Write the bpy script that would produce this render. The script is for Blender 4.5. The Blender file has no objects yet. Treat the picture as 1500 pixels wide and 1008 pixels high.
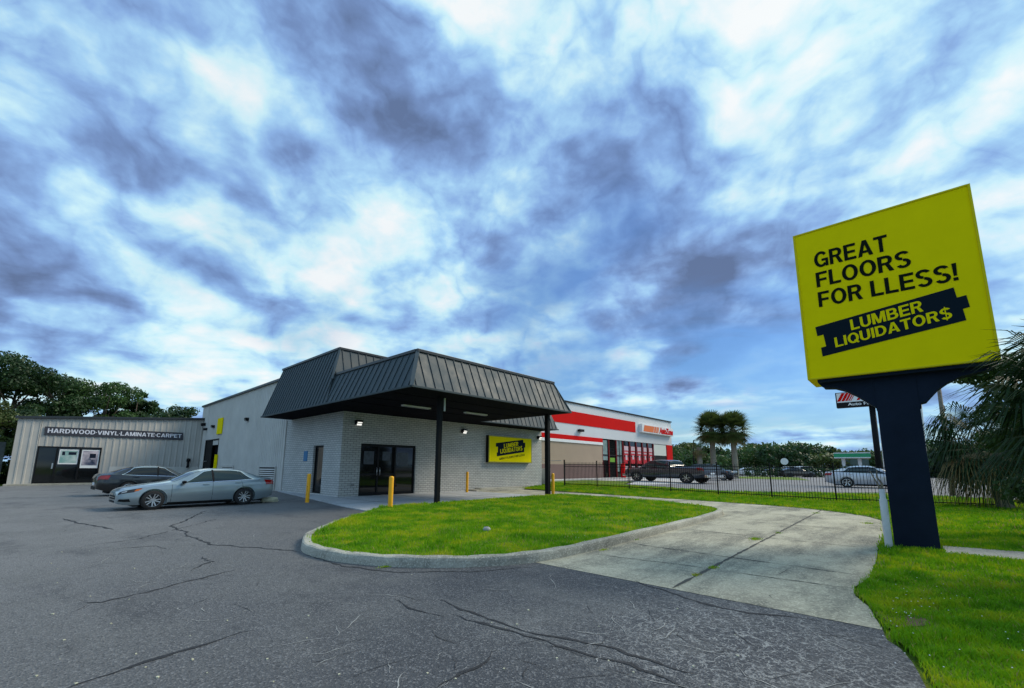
import bpy, bmesh, math, random
import numpy as np
from mathutils import Vector, Matrix
random.seed(7); rng = np.random.default_rng(7)
SC = bpy.context.scene; COL = SC.collection
R = math.radians

# ------------------------------------------------------------------ camera
F, CX, CY, YAW, PITCH, ROLL, EYE = 631.6, 750.07, 582.9, 0.831136, 0.159239, 0.0056626, 1.45
def _basis():
    cy, sy, cp, sp, cr, sr = math.cos(YAW), math.sin(YAW), math.cos(PITCH), math.sin(PITCH), math.cos(ROLL), math.sin(ROLL)
    w = Vector((sy*cp, cy*cp, sp)); r0 = Vector((cy, -sy, 0)); u0 = r0.cross(w)
    return cr*r0+sr*u0, -sr*r0+cr*u0, w
CR, CU, CW = _basis()
cam = bpy.data.cameras.new('camera'); camo = bpy.data.objects.new('camera', cam); COL.objects.link(camo)
cam.sensor_fit = 'HORIZONTAL'; cam.sensor_width = 36; cam.lens = F/1500*36
cam.shift_x = -(CX-750)/1500; cam.shift_y = (CY-504)/1500
cam.clip_start = 0.05; cam.clip_end = 2000
M4 = Matrix((CR, CU, -CW)).transposed().to_4x4(); M4.translation = (0, 0, EYE); camo.matrix_world = M4
SC.camera = camo
# survey helpers: where a sight line meets the ground or a wall plane
def ray(px, py): return CW + CR*((px-CX)/F) - CU*((py-CY)/F)
def g(px, py, z=0.0):
    d = ray(px, py); t = (z-EYE)/d.z; return Vector((d.x*t, d.y*t, z))
def onY(px, py, Y):
    d = ray(px, py); t = Y/d.y; return Vector((d.x*t, Y, EYE+d.z*t))
def onX(px, py, X):
    d = ray(px, py); t = X/d.x; return Vector((X, d.y*t, EYE+d.z*t))
def far(px, py, D):
    d = ray(px, py); t = D/math.hypot(d.x, d.y); return Vector((d.x*t, d.y*t, EYE+d.z*t))

# ------------------------------------------------------------------ world, sun, exposure
SUN_EL, SUN_AZ = R(42), R(118)            # azimuth clockwise from +Y
SC.view_settings.view_transform = 'Standard'; SC.view_settings.look = 'None'
SC.view_settings.exposure = 0.0; SC.view_settings.gamma = 1
wd = bpy.data.worlds.new('World'); SC.world = wd; wd.use_nodes = True
def build_world():
    nt = wd.node_tree; N = nt.nodes; L = nt.links; N.clear()
    def nd(t, **k):
        n = N.new(t)
        for a, b in k.items(): setattr(n, a, b)
        return n
    def mth(op, a, b=None, c=None, clamp=False):
        n = nd('ShaderNodeMath', operation=op); n.use_clamp = clamp
        for i, v in enumerate((a, b, c)):
            if v is None: continue
            if isinstance(v, (int, float)): n.inputs[i].default_value = v
            else: L.new(v, n.inputs[i])
        return n.outputs[0]
    def vm(op, a, b=None, sc=None):
        n = nd('ShaderNodeVectorMath', operation=op)
        for i, v in enumerate((a, b)):
            if v is None: continue
            if isinstance(v, (tuple, Vector)): n.inputs[i].default_value = tuple(v)
            else: L.new(v, n.inputs[i])
        if sc is not None:
            if isinstance(sc, (int, float)): n.inputs['Scale'].default_value = sc
            else: L.new(sc, n.inputs['Scale'])
        return n
    tc = nd('ShaderNodeTexCoord').outputs['Generated']
    dirn = vm('NORMALIZE', tc).outputs[0]
    sep = nd('ShaderNodeSeparateXYZ'); L.new(dirn, sep.inputs[0])
    zz = mth('ADD', mth('MAXIMUM', sep.outputs[2], 0.0), 0.16)
    cmb = nd('ShaderNodeCombineXYZ'); L.new(mth('DIVIDE', sep.outputs[0], zz), cmb.inputs[0]); L.new(mth('DIVIDE', sep.outputs[1], zz), cmb.inputs[1])
    plane = cmb.outputs[0]
    def noise(vec, scale, det, rough=0.55, dist=0.0, off=(0, 0, 0), stretch=(1, 1, 1), rot=0.0):
        mp = nd('ShaderNodeMapping'); L.new(vec, mp.inputs[0]); mp.inputs['Location'].default_value = off
        mp.inputs['Scale'].default_value = stretch; mp.inputs['Rotation'].default_value = (0, 0, rot)
        n = nd('ShaderNodeTexNoise'); L.new(mp.outputs[0], n.inputs['Vector'])
        n.inputs['Scale'].default_value = scale; n.inputs['Detail'].default_value = det
        n.inputs['Roughness'].default_value = rough; n.inputs['Distortion'].default_value = dist
        return n
    warp = noise(dirn, 3.2, 3)
    w2 = vm('SCALE', vm('SUBTRACT', warp.outputs['Color'], (0.5, 0.5, 0.5)).outputs[0], sc=0.42).outputs[0]
    dw = vm('ADD', dirn, w2).outputs[0]
    n1 = noise(plane, 1.1, 8, 0.50, 0.4, (3.1, 1.7, 0), (1.0, 0.75, 1), R(25)).outputs[0]
    n2 = noise(plane, 3.2, 8, 0.50, 0.25, (7.3, 2.1, 1.5), (1.0, 0.9, 1), R(25)).outputs[0]
    n4 = noise(dirn, 8.5, 8, 0.55, 0.15, (2.2, 5.1, 3.3), (1, 1, 1.5)).outputs[0]
    val = mth('ADD', mth('MULTIPLY', mth('SUBTRACT', n1, 0.5), 1.25), mth('MULTIPLY', mth('SUBTRACT', n2, 0.5), 1.5))
    val = mth('ADD', val, mth('MULTIPLY', mth('SUBTRACT', n4, 0.5), 0.95))
    val = mth('ADD', val, 0.53)
    n5 = noise(dw, 4.6, 5, 0.50, 0.0, (6.2, 1.1, 8.3), (1, 1, 1.5)).outputs[0]
    billow = mth('ABSOLUTE', mth('SUBTRACT', n5, 0.5))
    val = mth('ADD', val, mth('MULTIPLY', mth('SUBTRACT', billow, 0.085), 1.75))
    # broad cloud masses and bright openings, placed by direction
    blobs = [((560, 60), .24, -.20), ((450, 30), .22, -.04), ((330, 230), .28, -.02), ((90, 190), .32, -.06), ((640, 250), .25, -.12),
             ((200, 200), .5, -.09), ((1020, 250), .16, -.38), ((1180, 215), .17, -.32), ((1290, 190), .12, -.16), ((880, 320), .18, -.34), ((960, 370), .18, -.38), ((1060, 420), .16, -.30),
             ((1110, 470), .13, -.12), ((850, 90), .26, .34), ((960, 130), .22, .22), ((1080, 60), .25, .16), ((1420, 130), .34, .26), ((1180, 90), .2, .06), ((1200, 110), .2, .10),
             ((1130, 330), .16, .16), ((620, 330), .2, .10), ((400, 360), .22, .16), ((640, 440), .2, .16), ((60, 330), .3, .02), ((330, 555), .10, .26),
             ((760, 460), .2, .08), ((960, 580), .12, .10), ((1130, 605), .08, .34), ((300, 500), .2, .15), ((850, 520), .2, .15), ((1050, 640), .2, .12), ((740, 500), .08, -.2), ((720, 60), .14, .2), ((150, 60), .3, -.02), ((150, 430), .3, .04)]
    for (p, rad, amp) in blobs:
        d = ray(*p).normalized()
        dist = vm('DISTANCE', dw, d).outputs['Value']
        t = mth('DIVIDE', dist, rad)
        e = mth('EXPONENT', mth('MULTIPLY', mth('MULTIPLY', t, t), -1.0))
        val = mth('ADD', val, mth('MULTIPLY', e, amp*(.85 if amp > 0 else .80)))
    ramp = nd('ShaderNodeValToRGB'); L.new(mth('DIVIDE', mth('ADD', val, 0.10), 1.12), ramp.inputs[0]); cr = ramp.color_ramp
    stops = [(0.0, (.125, .185, .340)), (.22, (.190, .300, .560)), (.40, (.275, .460, .800)), (.57, (.400, .670, .940)), (.74, (.620, .890, .980)), (1.0, (.93, .97, .985))]
    cr.elements[0].position, cr.elements[0].color = stops[0][0], (*stops[0][1], 1)
    cr.elements[1].position, cr.elements[1].color = stops[-1][0], (*stops[-1][1], 1)
    for p, c in stops[1:-1]:
        e = cr.elements.new(p); e.color = (*c, 1)
    sky = nd('ShaderNodeTexSky'); sky.sky_type = 'NISHITA'; sky.sun_disc = False
    sky.sun_elevation = SUN_EL; sky.sun_rotation = SUN_AZ; sky.air_density = 1.3; sky.dust_density = 0.6; sky.ozone_density = 3
    tint = vm('MULTIPLY', sky.outputs[0], (0.60, 0.92, 1.35)).outputs[0]
    b1 = nd('ShaderNodeBackground'); L.new(tint, b1.inputs[0]); b1.inputs[1].default_value = 0.085
    b2 = nd('ShaderNodeBackground'); L.new(ramp.outputs[0], b2.inputs[0]); b2.inputs[1].default_value = 1.0
    # openings of clear sky: where a third noise dips, more of them low over the right hand
    n3 = noise(plane, 1.25, 6, 0.5, 0.4, (1.2, 9.4, 4.0), (1, .7, 1), R(20)).outputs[0]
    hole = None
    for (p, rad, amp) in [((900, 355), .16, .8), ((1160, 510), .17, .9), ((960, 480), .2, .3), ((770, 570), .16, .6), ((1000, 570), .3, .5), ((470, 490), .2, .3), ((1200, 620), .22, .6), ((1120, 420), .12, .4)]:
        d = ray(*p).normalized(); t = mth('DIVIDE', vm('DISTANCE', dw, d).outputs['Value'], rad)
        e = mth('MULTIPLY', mth('EXPONENT', mth('MULTIPLY', mth('MULTIPLY', t, t), -1.0)), amp)
        hole = e if hole is None else mth('ADD', hole, e)
    hv = mth('MULTIPLY', mth('ADD', mth('MULTIPLY', mth('SUBTRACT', n3, 0.46), 5.0), 0.25, clamp=True), mth('ADD', mth('MULTIPLY', hole, 1.05), 0.08), clamp=True)
    hv = mth('MULTIPLY', hv, 0.85, clamp=True)
    mx = nd('ShaderNodeMixShader'); L.new(hv, mx.inputs[0]); L.new(b2.outputs[0], mx.inputs[1]); L.new(b1.outputs[0], mx.inputs[2])
    out = nd('ShaderNodeOutputWorld'); L.new(mx.outputs[0], out.inputs[0])
build_world()
sl = bpy.data.lights.new('sun', 'SUN'); sl.energy = 3.0; sl.angle = R(24); sl.color = (1.0, 0.90, 0.72)
so = bpy.data.objects.new('sun', sl); COL.objects.link(so)
sd = Vector((math.sin(SUN_AZ)*math.cos(SUN_EL), math.cos(SUN_AZ)*math.cos(SUN_EL), math.sin(SUN_EL)))
so.rotation_euler = sd.to_track_quat('Z', 'Y').to_euler(); so.location = (0, -10, 40)

# ------------------------------------------------------------------ helpers
def tag(o, label=None, cat=None, group=None, kind=None):
    if label: o['label'] = label
    if cat: o['category'] = cat
    if group: o['group'] = group
    if kind: o['kind'] = kind
    return o
def empty(name, loc=(0, 0, 0), rz=0, label=None, cat=None, group=None):
    o = bpy.data.objects.new(name, None); COL.objects.link(o); o.location = loc; o.rotation_euler = (0, 0, rz); o.empty_display_size = .3
    return tag(o, label, cat, group)
class MB:
    def __init__(s): s.v = []; s.f = []; s.m = []
    def add(s, vs, fs, mi=0):
        b = len(s.v); s.v += [tuple(x) for x in vs]; s.f += [tuple(i+b for i in f) for f in fs]; s.m += [mi]*len(fs); return s
    def box(s, x0, x1, y0, y1, z0, z1, mi=0):
        v = [(x0, y0, z0), (x1, y0, z0), (x1, y1, z0), (x0, y1, z0), (x0, y0, z1), (x1, y0, z1), (x1, y1, z1), (x0, y1, z1)]
        return s.add(v, [(0, 3, 2, 1), (4, 5, 6, 7), (0, 1, 5, 4), (1, 2, 6, 5), (2, 3, 7, 6), (3, 0, 4, 7)], mi)
    def bar(s, a, b, w, h=None, mi=0, up=(0, 0, 1)):
        a = Vector(a); b = Vector(b); h = h or w; d = (b-a).normalized(); u = Vector(up)
        if abs(d.dot(u)) > .98: u = Vector((0, 1, 0))
        r = d.cross(u).normalized(); u = r.cross(d).normalized()
        v = [p+r*sx*w/2+u*sy*h/2 for p in (a, b) for sx, sy in ((-1, -1), (1, -1), (1, 1), (-1, 1))]
        return s.add(v, [(0, 3, 2, 1), (4, 5, 6, 7), (0, 1, 5, 4), (1, 2, 6, 5), (2, 3, 7, 6), (3, 0, 4, 7)], mi)
    def tube(s, pts, rad, n=10, mi=0, caps=True):
        pts = [Vector(p) for p in pts]; rad = rad if isinstance(rad, (list, tuple)) else [rad]*len(pts); rings = []
        for i, p in enumerate(pts):
            d = (pts[min(i+1, len(pts)-1)]-pts[max(i-1, 0)]).normalized()
            a = Vector((1, 0, 0)) if abs(d.x) < .8 else Vector((0, 1, 0)); u = d.cross(a).normalized(); w = d.cross(u)
            rings.append([p+(u*math.cos(2*math.pi*k/n)+w*math.sin(2*math.pi*k/n))*rad[i] for k in range(n)])
        v = [q for r_ in rings for q in r_]; f = []
        for i in range(len(pts)-1):
            for k in range(n):
                f.append((i*n+k, i*n+(k+1) % n, (i+1)*n+(k+1) % n, (i+1)*n+k))
        if caps: f.append(tuple(range(n))[::-1]); f.append(tuple((len(pts)-1)*n+k for k in range(n)))
        return s.add(v, f, mi)
    def quad(s, a, b, c, d, mi=0): return s.add([a, b, c, d], [(0, 1, 2, 3)], mi)
    def prism(s, poly, z0, z1, mi=0):
        n = len(poly); v = [(p[0], p[1], z0) for p in poly]+[(p[0], p[1], z1) for p in poly]
        return s.add(v, [tuple(range(n))[::-1], tuple(range(n, 2*n))]+[(i, (i+1) % n, n+(i+1) % n, n+i) for i in range(n)], mi)
    def slab(s, pts, off, mi=0):   # polygon given in 3D, thickened by vector off
        n = len(pts); off = Vector(off); v = [Vector(p) for p in pts]+[Vector(p)+off for p in pts]
        return s.add(v, [tuple(range(n))[::-1], tuple(range(n, 2*n))]+[(i, (i+1) % n, n+(i+1) % n, n+i) for i in range(n)], mi)
    def lathe(s, prof, c=(0, 0, 0), axis='z', n=24, mi=0):
        v = []; f = []; c = Vector(c)
        for r_, h in prof:
            for k in range(n):
                a = 2*math.pi*k/n; x, y = r_*math.cos(a), r_*math.sin(a)
                v.append(c+(Vector((x, y, h)) if axis == 'z' else Vector((x, h, y))))
        for i in range(len(prof)-1):
            for k in range(n):
                q = (i*n+k, i*n+(k+1) % n, (i+1)*n+(k+1) % n, (i+1)*n+k); f.append(q if axis == 'z' else q[::-1])
        return s.add(v, f, mi)
    def build(s, name, mat, parent=None, smooth=False, bevel=0, world=True):
        me = bpy.data.meshes.new(name); me.from_pydata(s.v, [], s.f)
        mats = mat if isinstance(mat, (list, tuple)) else [mat]
        for m in mats: me.materials.append(m)
        if len(mats) > 1: me.polygons.foreach_set('material_index', s.m)
        bm = bmesh.new(); bm.from_mesh(me); bmesh.ops.recalc_face_normals(bm, faces=bm.faces)
        if bevel: 
            es = [e for e in bm.edges if len(e.link_faces) == 2 and e.calc_face_angle(0) > .6]
            bmesh.ops.bevel(bm, geom=es, offset=bevel, segments=2, affect='EDGES', profile=.6)
        bm.to_mesh(me); bm.free()
        if smooth: me.shade_smooth()
        o = bpy.data.objects.new(name, me); COL.objects.link(o)
        if parent is not None:
            o.parent = parent
            if world:   # shapes are in world coordinates: keep them there
                mw = wm(parent); o.matrix_parent_inverse = mw.inverted()
        return o
def wm(o):
    m = Matrix.LocRotScale(o.location, o.rotation_euler, o.scale)
    return wm(o.parent) @ o.matrix_parent_inverse @ m if o.parent else m

def mat(name, col, rough=.6, metal=0, var=0, vscale=3, bump=0, bscale=40, spec=.5, trans=0, col2=None, detail=6, stretch=(1, 1, 1), coat=0, rvar=0):
    m = bpy.data.materials.new(name); m.use_nodes = True; nt = m.node_tree; N = nt.nodes; L = nt.links; b = N['Principled BSDF']
    b.inputs['Base Color'].default_value = (*col, 1); b.inputs['Roughness'].default_value = rough; b.inputs['Metallic'].default_value = metal
    b.inputs['Specular IOR Level'].default_value = spec; b.inputs['Coat Weight'].default_value = coat; b.inputs['Coat Roughness'].default_value = .05
    tc = N.new('ShaderNodeTexCoord'); mp = N.new('ShaderNodeMapping'); L.new(tc.outputs['Object'], mp.inputs[0]); mp.inputs['Scale'].default_value = stretch
    if var or col2:
        n = N.new('ShaderNodeTexNoise'); L.new(mp.outputs[0], n.inputs[0]); n.inputs['Scale'].default_value = vscale; n.inputs['Detail'].default_value = detail; n.inputs['Roughness'].default_value = .62
        mr = N.new('ShaderNodeMapRange'); L.new(n.outputs[0], mr.inputs[0]); mr.inputs[1].default_value = .32; mr.inputs[2].default_value = .68
        mx = N.new('ShaderNodeMix'); mx.data_type = 'RGBA'; L.new(mr.outputs[0], mx.inputs[0])
        c2 = col2 or tuple(c*(1+var) for c in col); c1 = col if col2 else tuple(c*(1-var) for c in col)
        mx.inputs[6].default_value = (*c1, 1); mx.inputs[7].default_value = (*c2, 1); L.new(mx.outputs[2], b.inputs['Base Color'])
        if rvar:
            m2 = N.new('ShaderNodeMapRange'); L.new(n.outputs[0], m2.inputs[0]); m2.inputs[1].default_value = .3; m2.inputs[2].default_value = .7
            m2.inputs[3].default_value = rough-rvar; m2.inputs[4].default_value = rough+rvar; L.new(m2.outputs[0], b.inputs['Roughness'])
    if bump:
        n = N.new('ShaderNodeTexNoise'); L.new(mp.outputs[0], n.inputs[0]); n.inputs['Scale'].default_value = bscale; n.inputs['Detail'].default_value = 4
        bp = N.new('ShaderNodeBump'); bp.inputs['Strength'].default_value = bump; bp.inputs['Distance'].default_value = .02; L.new(n.outputs[0], bp.inputs['Height']); L.new(bp.outputs[0], b.inputs['Normal'])
    if trans:
        t = N.new('ShaderNodeBsdfTranslucent'); t.inputs[0].default_value = (*[min(1, c*1.6) for c in col], 1); ms = N.new('ShaderNodeMixShader'); ms.inputs[0].default_value = trans
        L.new(b.outputs[0], ms.inputs[1]); L.new(t.outputs[0], ms.inputs[2]); L.new(ms.outputs[0], N['Material Output'].inputs[0])
    return m
def emis(name, col, s):
    m = bpy.data.materials.new(name); m.use_nodes = True; b = m.node_tree.nodes['Principled BSDF']
    b.inputs['Base Color'].default_value = (*col, 1); b.inputs['Emission Color'].default_value = (*col, 1); b.inputs['Emission Strength'].default_value = s
    return m
def glass(name, col=(.008, .009, .010), rough=.04, spec=.4):
    return mat(name, col, rough, spec=spec)

def brick_mat(name, axis, c1, c2, mortar, bw=.30, bh=.105, ms=.012):
    m = bpy.data.materials.new(name); m.use_nodes = True; nt = m.node_tree; N = nt.nodes; L = nt.links; b = N['Principled BSDF']
    tc = N.new('ShaderNodeTexCoord'); sp = N.new('ShaderNodeSeparateXYZ'); L.new(tc.outputs['Object'], sp.inputs[0]); cb = N.new('ShaderNodeCombineXYZ')
    L.new(sp.outputs[0 if axis == 'x' else 1], cb.inputs[0]); L.new(sp.outputs[2], cb.inputs[1])
    br = N.new('ShaderNodeTexBrick'); L.new(cb.outputs[0], br.inputs[0]); br.inputs['Scale'].default_value = 1
    br.inputs['Brick Width'].default_value = bw; br.inputs['Row Height'].default_value = bh; br.inputs['Mortar Size'].default_value = ms; br.inputs['Mortar Smooth'].default_value = .2
    br.inputs['Color1'].default_value = (*c1, 1); br.inputs['Color2'].default_value = (*c2, 1); br.inputs['Mortar'].default_value = (*mortar, 1)
    n = N.new('ShaderNodeTexNoise'); L.new(tc.outputs['Object'], n.inputs[0]); n.inputs['Scale'].default_value = .9; n.inputs['Detail'].default_value = 8; n.inputs['Roughness'].default_value = .7
    mr = N.new('ShaderNodeMapRange'); L.new(n.outputs[0], mr.inputs[0]); mr.inputs[1].default_value = .3; mr.inputs[2].default_value = .7; mr.inputs[3].default_value = .86; mr.inputs[4].default_value = 1.08
    mx = N.new('ShaderNodeVectorMath'); mx.operation = 'SCALE'; L.new(br.outputs[0], mx.inputs[0]); L.new(mr.outputs[0], mx.inputs['Scale']); L.new(mx.outputs[0], b.inputs['Base Color'])
    bp = N.new('ShaderNodeBump'); bp.invert = True; bp.inputs['Strength'].default_value = .8; bp.inputs['Distance'].default_value = .012; L.new(br.outputs['Fac'], bp.inputs['Height']); L.new(bp.outputs[0], b.inputs['Normal'])
    b.inputs['Roughness'].default_value = .62
    return m

def text(name, s, BL, TL, BR, m, parent=None, bold=.02, thick=.012, normal=None, shear=0, spacing=1.0, wordsp=1.0, world=True):
    cu = bpy.data.curves.new(name, 'FONT'); cu.body = s; cu.size = 1; cu.offset = bold; cu.extrude = .02; cu.resolution_u = 3; cu.space_character = spacing; cu.space_word = wordsp; cu.shear = shear
    to = bpy.data.objects.new(name, cu); COL.objects.link(to); dg = bpy.context.evaluated_depsgraph_get(); me = bpy.data.meshes.new_from_object(to.evaluated_get(dg))
    bpy.data.objects.remove(to); bpy.data.curves.remove(cu); me.name = name
    co = np.empty(len(me.vertices)*3); me.vertices.foreach_get('co', co); co = co.reshape(-1, 3)
    mn, mxx = co.min(0), co.max(0); BL, TL, BR = Vector(BL), Vector(TL), Vector(BR); U, V = BR-BL, TL-BL
    nrm = normal or U.cross(V).normalized()
    for v in me.vertices:
        a = (v.co.x-mn[0])/(mxx[0]-mn[0]); b_ = (v.co.y-mn[1])/(mxx[1]-mn[1]); c = 1 if v.co.z > 0 else 0
        v.co = BL+U*a+V*b_+Vector(nrm)*thick*c
    me.materials.clear(); me.materials.append(m)
    o = bpy.data.objects.new(name, me); COL.objects.link(o)
    if parent is not None: o.parent = parent; o.matrix_parent_inverse = wm(parent).inverted() if world else Matrix()
    return o

# bold grotesque capitals drawn as strokes: bars, slants and ring segments on a unit-high body
def _glyphs():
    t, h = .195, .165; G_ = {}
    B = lambda x0, y0, x1, y1: [(x0, y0), (x1, y0), (x1, y1), (x0, y1)]
    def arc(cx, cy, rx, ry, a0, a1, tx=None, ty=None, n=18):
        tx = t if tx is None else tx; ty = h if ty is None else ty; A = [math.radians(a0+(a1-a0)*k/n) for k in range(n+1)]
        return ('ring', [((cx+rx*math.cos(a), cy+ry*math.sin(a)), (cx+(rx-tx)*math.cos(a), cy+(ry-ty)*math.sin(a))) for a in A])
    stem = B(0, 0, t, 1)
    G_['I'] = (t, [stem]); G_['L'] = (.60, [stem, B(t, 0, .60, h)]); G_['E'] = (.64, [stem, B(t, 0, .64, h), B(t, .42, .60, .58), B(t, 1-h, .64, 1)])
    G_['F'] = (.61, [stem, B(t, .40, .56, .56), B(t, 1-h, .61, 1)]); G_['T'] = (.68, [B(0, 1-h, .68, 1), B(.2425, 0, .4375, 1-h)]); G_['H'] = (.72, [stem, B(.525, 0, .72, 1), B(t, .42, .525, .585)])
    G_['A'] = (.78, [[(0, 0), (.205, 0), (.46, 1), (.28, 1)], [(.575, 0), (.78, 0), (.50, 1), (.32, 1)], B(.17, .20, .61, .35)])
    G_['V'] = (.76, [[(.28, 0), (.46, 0), (.205, 1), (0, 1)], [(.30, 0), (.48, 0), (.76, 1), (.555, 1)]])
    G_['Y'] = (.76, [[(.2825, .38), (.47, .46), (.215, 1), (0, 1)], [(.29, .46), (.4775, .38), (.76, 1), (.545, 1)], B(.2825, 0, .4775, .42)])
    G_['W'] = (1.10, [[(.20, 0), (.38, 0), (.19, 1), (0, 1)], [(.22, 0), (.40, 0), (.63, 1), (.47, 1)], [(.70, 0), (.88, 0), (.63, 1), (.47, 1)], [(.72, 0), (.90, 0), (1.10, 1), (.91, 1)]])
    G_['M'] = (.90, [stem, B(.705, 0, .90, 1), [(.35, 0), (.52, 0), (.26, 1), (.06, 1)], [(.38, 0), (.55, 0), (.84, 1), (.64, 1)]])
    G_['N'] = (.74, [stem, B(.545, 0, .74, 1), [(.50, 0), (.70, 0), (.24, 1), (.04, 1)]])
    G_['O'] = (.80, [arc(.40, .5, .40, .52, 0, 360, n=40)]); G_['Q'] = (.80, [arc(.40, .5, .40, .52, 0, 360, n=40), [(.42, .22), (.52, .32), (.80, .02), (.70, -.08)]])
    G_['C'] = (.76, [arc(.40, .5, .40, .52, 38, 322, n=32)]); G_['G'] = (.79, [arc(.40, .5, .40, .52, 38, 318, n=32), B(.42, .37, .79, .52), B(.63, .0, .79, .37)])
    G_['U'] = (.72, [B(0, .34, t, 1), B(.525, .34, .72, 1), arc(.36, .34, .36, .36, 180, 360)])
    G_['D'] = (.74, [stem, B(t, 0, .32, h), B(t, 1-h, .32, 1), arc(.32, .5, .42, .5, -90, 90)])
    up = [B(t, 1-h, .40, 1), B(t, .42, .40, .57), arc(.40, .71, .28, .29, -90, 90, ty=.155)]
    G_['P'] = (.68, [stem]+up); G_['R'] = (.72, [stem]+up+[[(.50, 0), (.72, 0), (.52, .44), (.33, .44)]])
    G_['B'] = (.72, [stem]+[B(t, 1-h, .40, 1), B(t, .44, .42, .58), arc(.40, .73, .26, .27, -90, 90, ty=.15), B(t, 0, .42, h), arc(.42, .29, .30, .29, -90, 90, ty=.155)])
    S_ = [arc(.33, .755, .33, .265, 22, 270, tx=.185, ty=.155), arc(.35, .245, .33, .265, -160, 92, tx=.185, ty=.155, n=20)]
    S_[1] = arc(.35, .265, .33, .285, -158, 90, tx=.185, ty=.155, n=20); S_[0] = arc(.33, .75, .33, .27, 22, 270, tx=.185, ty=.155, n=20)
    G_['S'] = (.68, S_); G_['$'] = (.68, S_+[B(.305, -.12, .375, 1.12)]); G_['!'] = (t, [[(.03, .27), (.165, .27), (t, 1), (0, 1)], B(0, 0, t, .18)]); G_['·'] = (.16, [B(0, .42, .16, .58)])
    return G_
GLYPHS = _glyphs()
def text2(name, s, BL, TL, BR, m, parent=None, thick=.006, gap=.085):
    BL, TL, BR = Vector(BL), Vector(TL), Vector(BR); U, V = BR-BL, TL-BL; nrm = U.cross(V).normalized(); mb = MB(); x = 0; lay = []
    for ch in s:
        if ch == ' ': x += .32; continue
        w, sh = GLYPHS[ch]; lay.append((x, sh)); x += w+gap
    W_ = x-gap; Pt = lambda p, x_, d: BL+U*((p[0]+x_)/W_)+V*p[1]+nrm*d
    for x_, sh in lay:
        for k, q_ in enumerate(sh):
            d = thick*(1+.05*k)
            if q_[0] == 'ring':
                o_ = [Pt(a, x_, d) for a, b in q_[1]]; i_ = [Pt(b, x_, d) for a, b in q_[1]]; n = len(o_); mb.add(o_+i_, [(j, j+1, n+j+1, n+j) for j in range(n-1)])
                o2 = [p-nrm*(d) for p in o_]; mb.add(o_+o2, [(j, j+1, n+j+1, n+j) for j in range(n-1)]); i2 = [p-nrm*(d) for p in i_]; mb.add(i_+i2, [(j, j+1, n+j+1, n+j) for j in range(n-1)])
            else: mb.slab([Pt(p, x_, 0) for p in q_], nrm*d)
    return mb.build(name, m, parent)

def inpoly(x, y, poly):
    r_ = np.zeros(len(x), bool); n = len(poly); j = n-1
    for i in range(n):
        xi, yi = poly[i][:2]; xj, yj = poly[j][:2]
        if yi != yj: r_ ^= ((yi > y) != (yj > y)) & (x < (xj-xi)*(y-yi)/(yj-yi)+xi)
        j = i
    return r_
def sm(t): t = np.clip(t, 0, 1); return t*t*(3-2*t)
def zt(x, y):   # lie of the land beyond the lane: it rises a little to the next door lot
    a = sm((np.asarray(x, float)-20.5)/3.8)*0.17*sm((np.asarray(y, float)-3)/14)
    b = sm((np.asarray(x, float)-24.5)/4.0)
    return a*(1-b)+.2*b
def quick_mesh(name, co, faces_flat, n_per, mats, parent=None, smooth=False, mi=None):
    me = bpy.data.meshes.new(name); nv = len(co); nf = len(faces_flat)//n_per
    me.vertices.add(nv); me.vertices.foreach_set('co', np.asarray(co, np.float32).ravel())
    me.loops.add(nf*n_per); me.loops.foreach_set('vertex_index', np.asarray(faces_flat, np.int32))
    me.polygons.add(nf); me.polygons.foreach_set('loop_start', np.arange(0, nf*n_per, n_per, dtype=np.int32))
    for m in mats: me.materials.append(m)
    if mi is not None: me.polygons.foreach_set('material_index', np.asarray(mi, np.int32))
    me.update(calc_edges=True); me.validate()
    if smooth: me.shade_smooth()
    o = bpy.data.objects.new(name, me); COL.objects.link(o)
    if parent is not None: o.parent = parent; o.matrix_parent_inverse = wm(parent).inverted()
    return o

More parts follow.
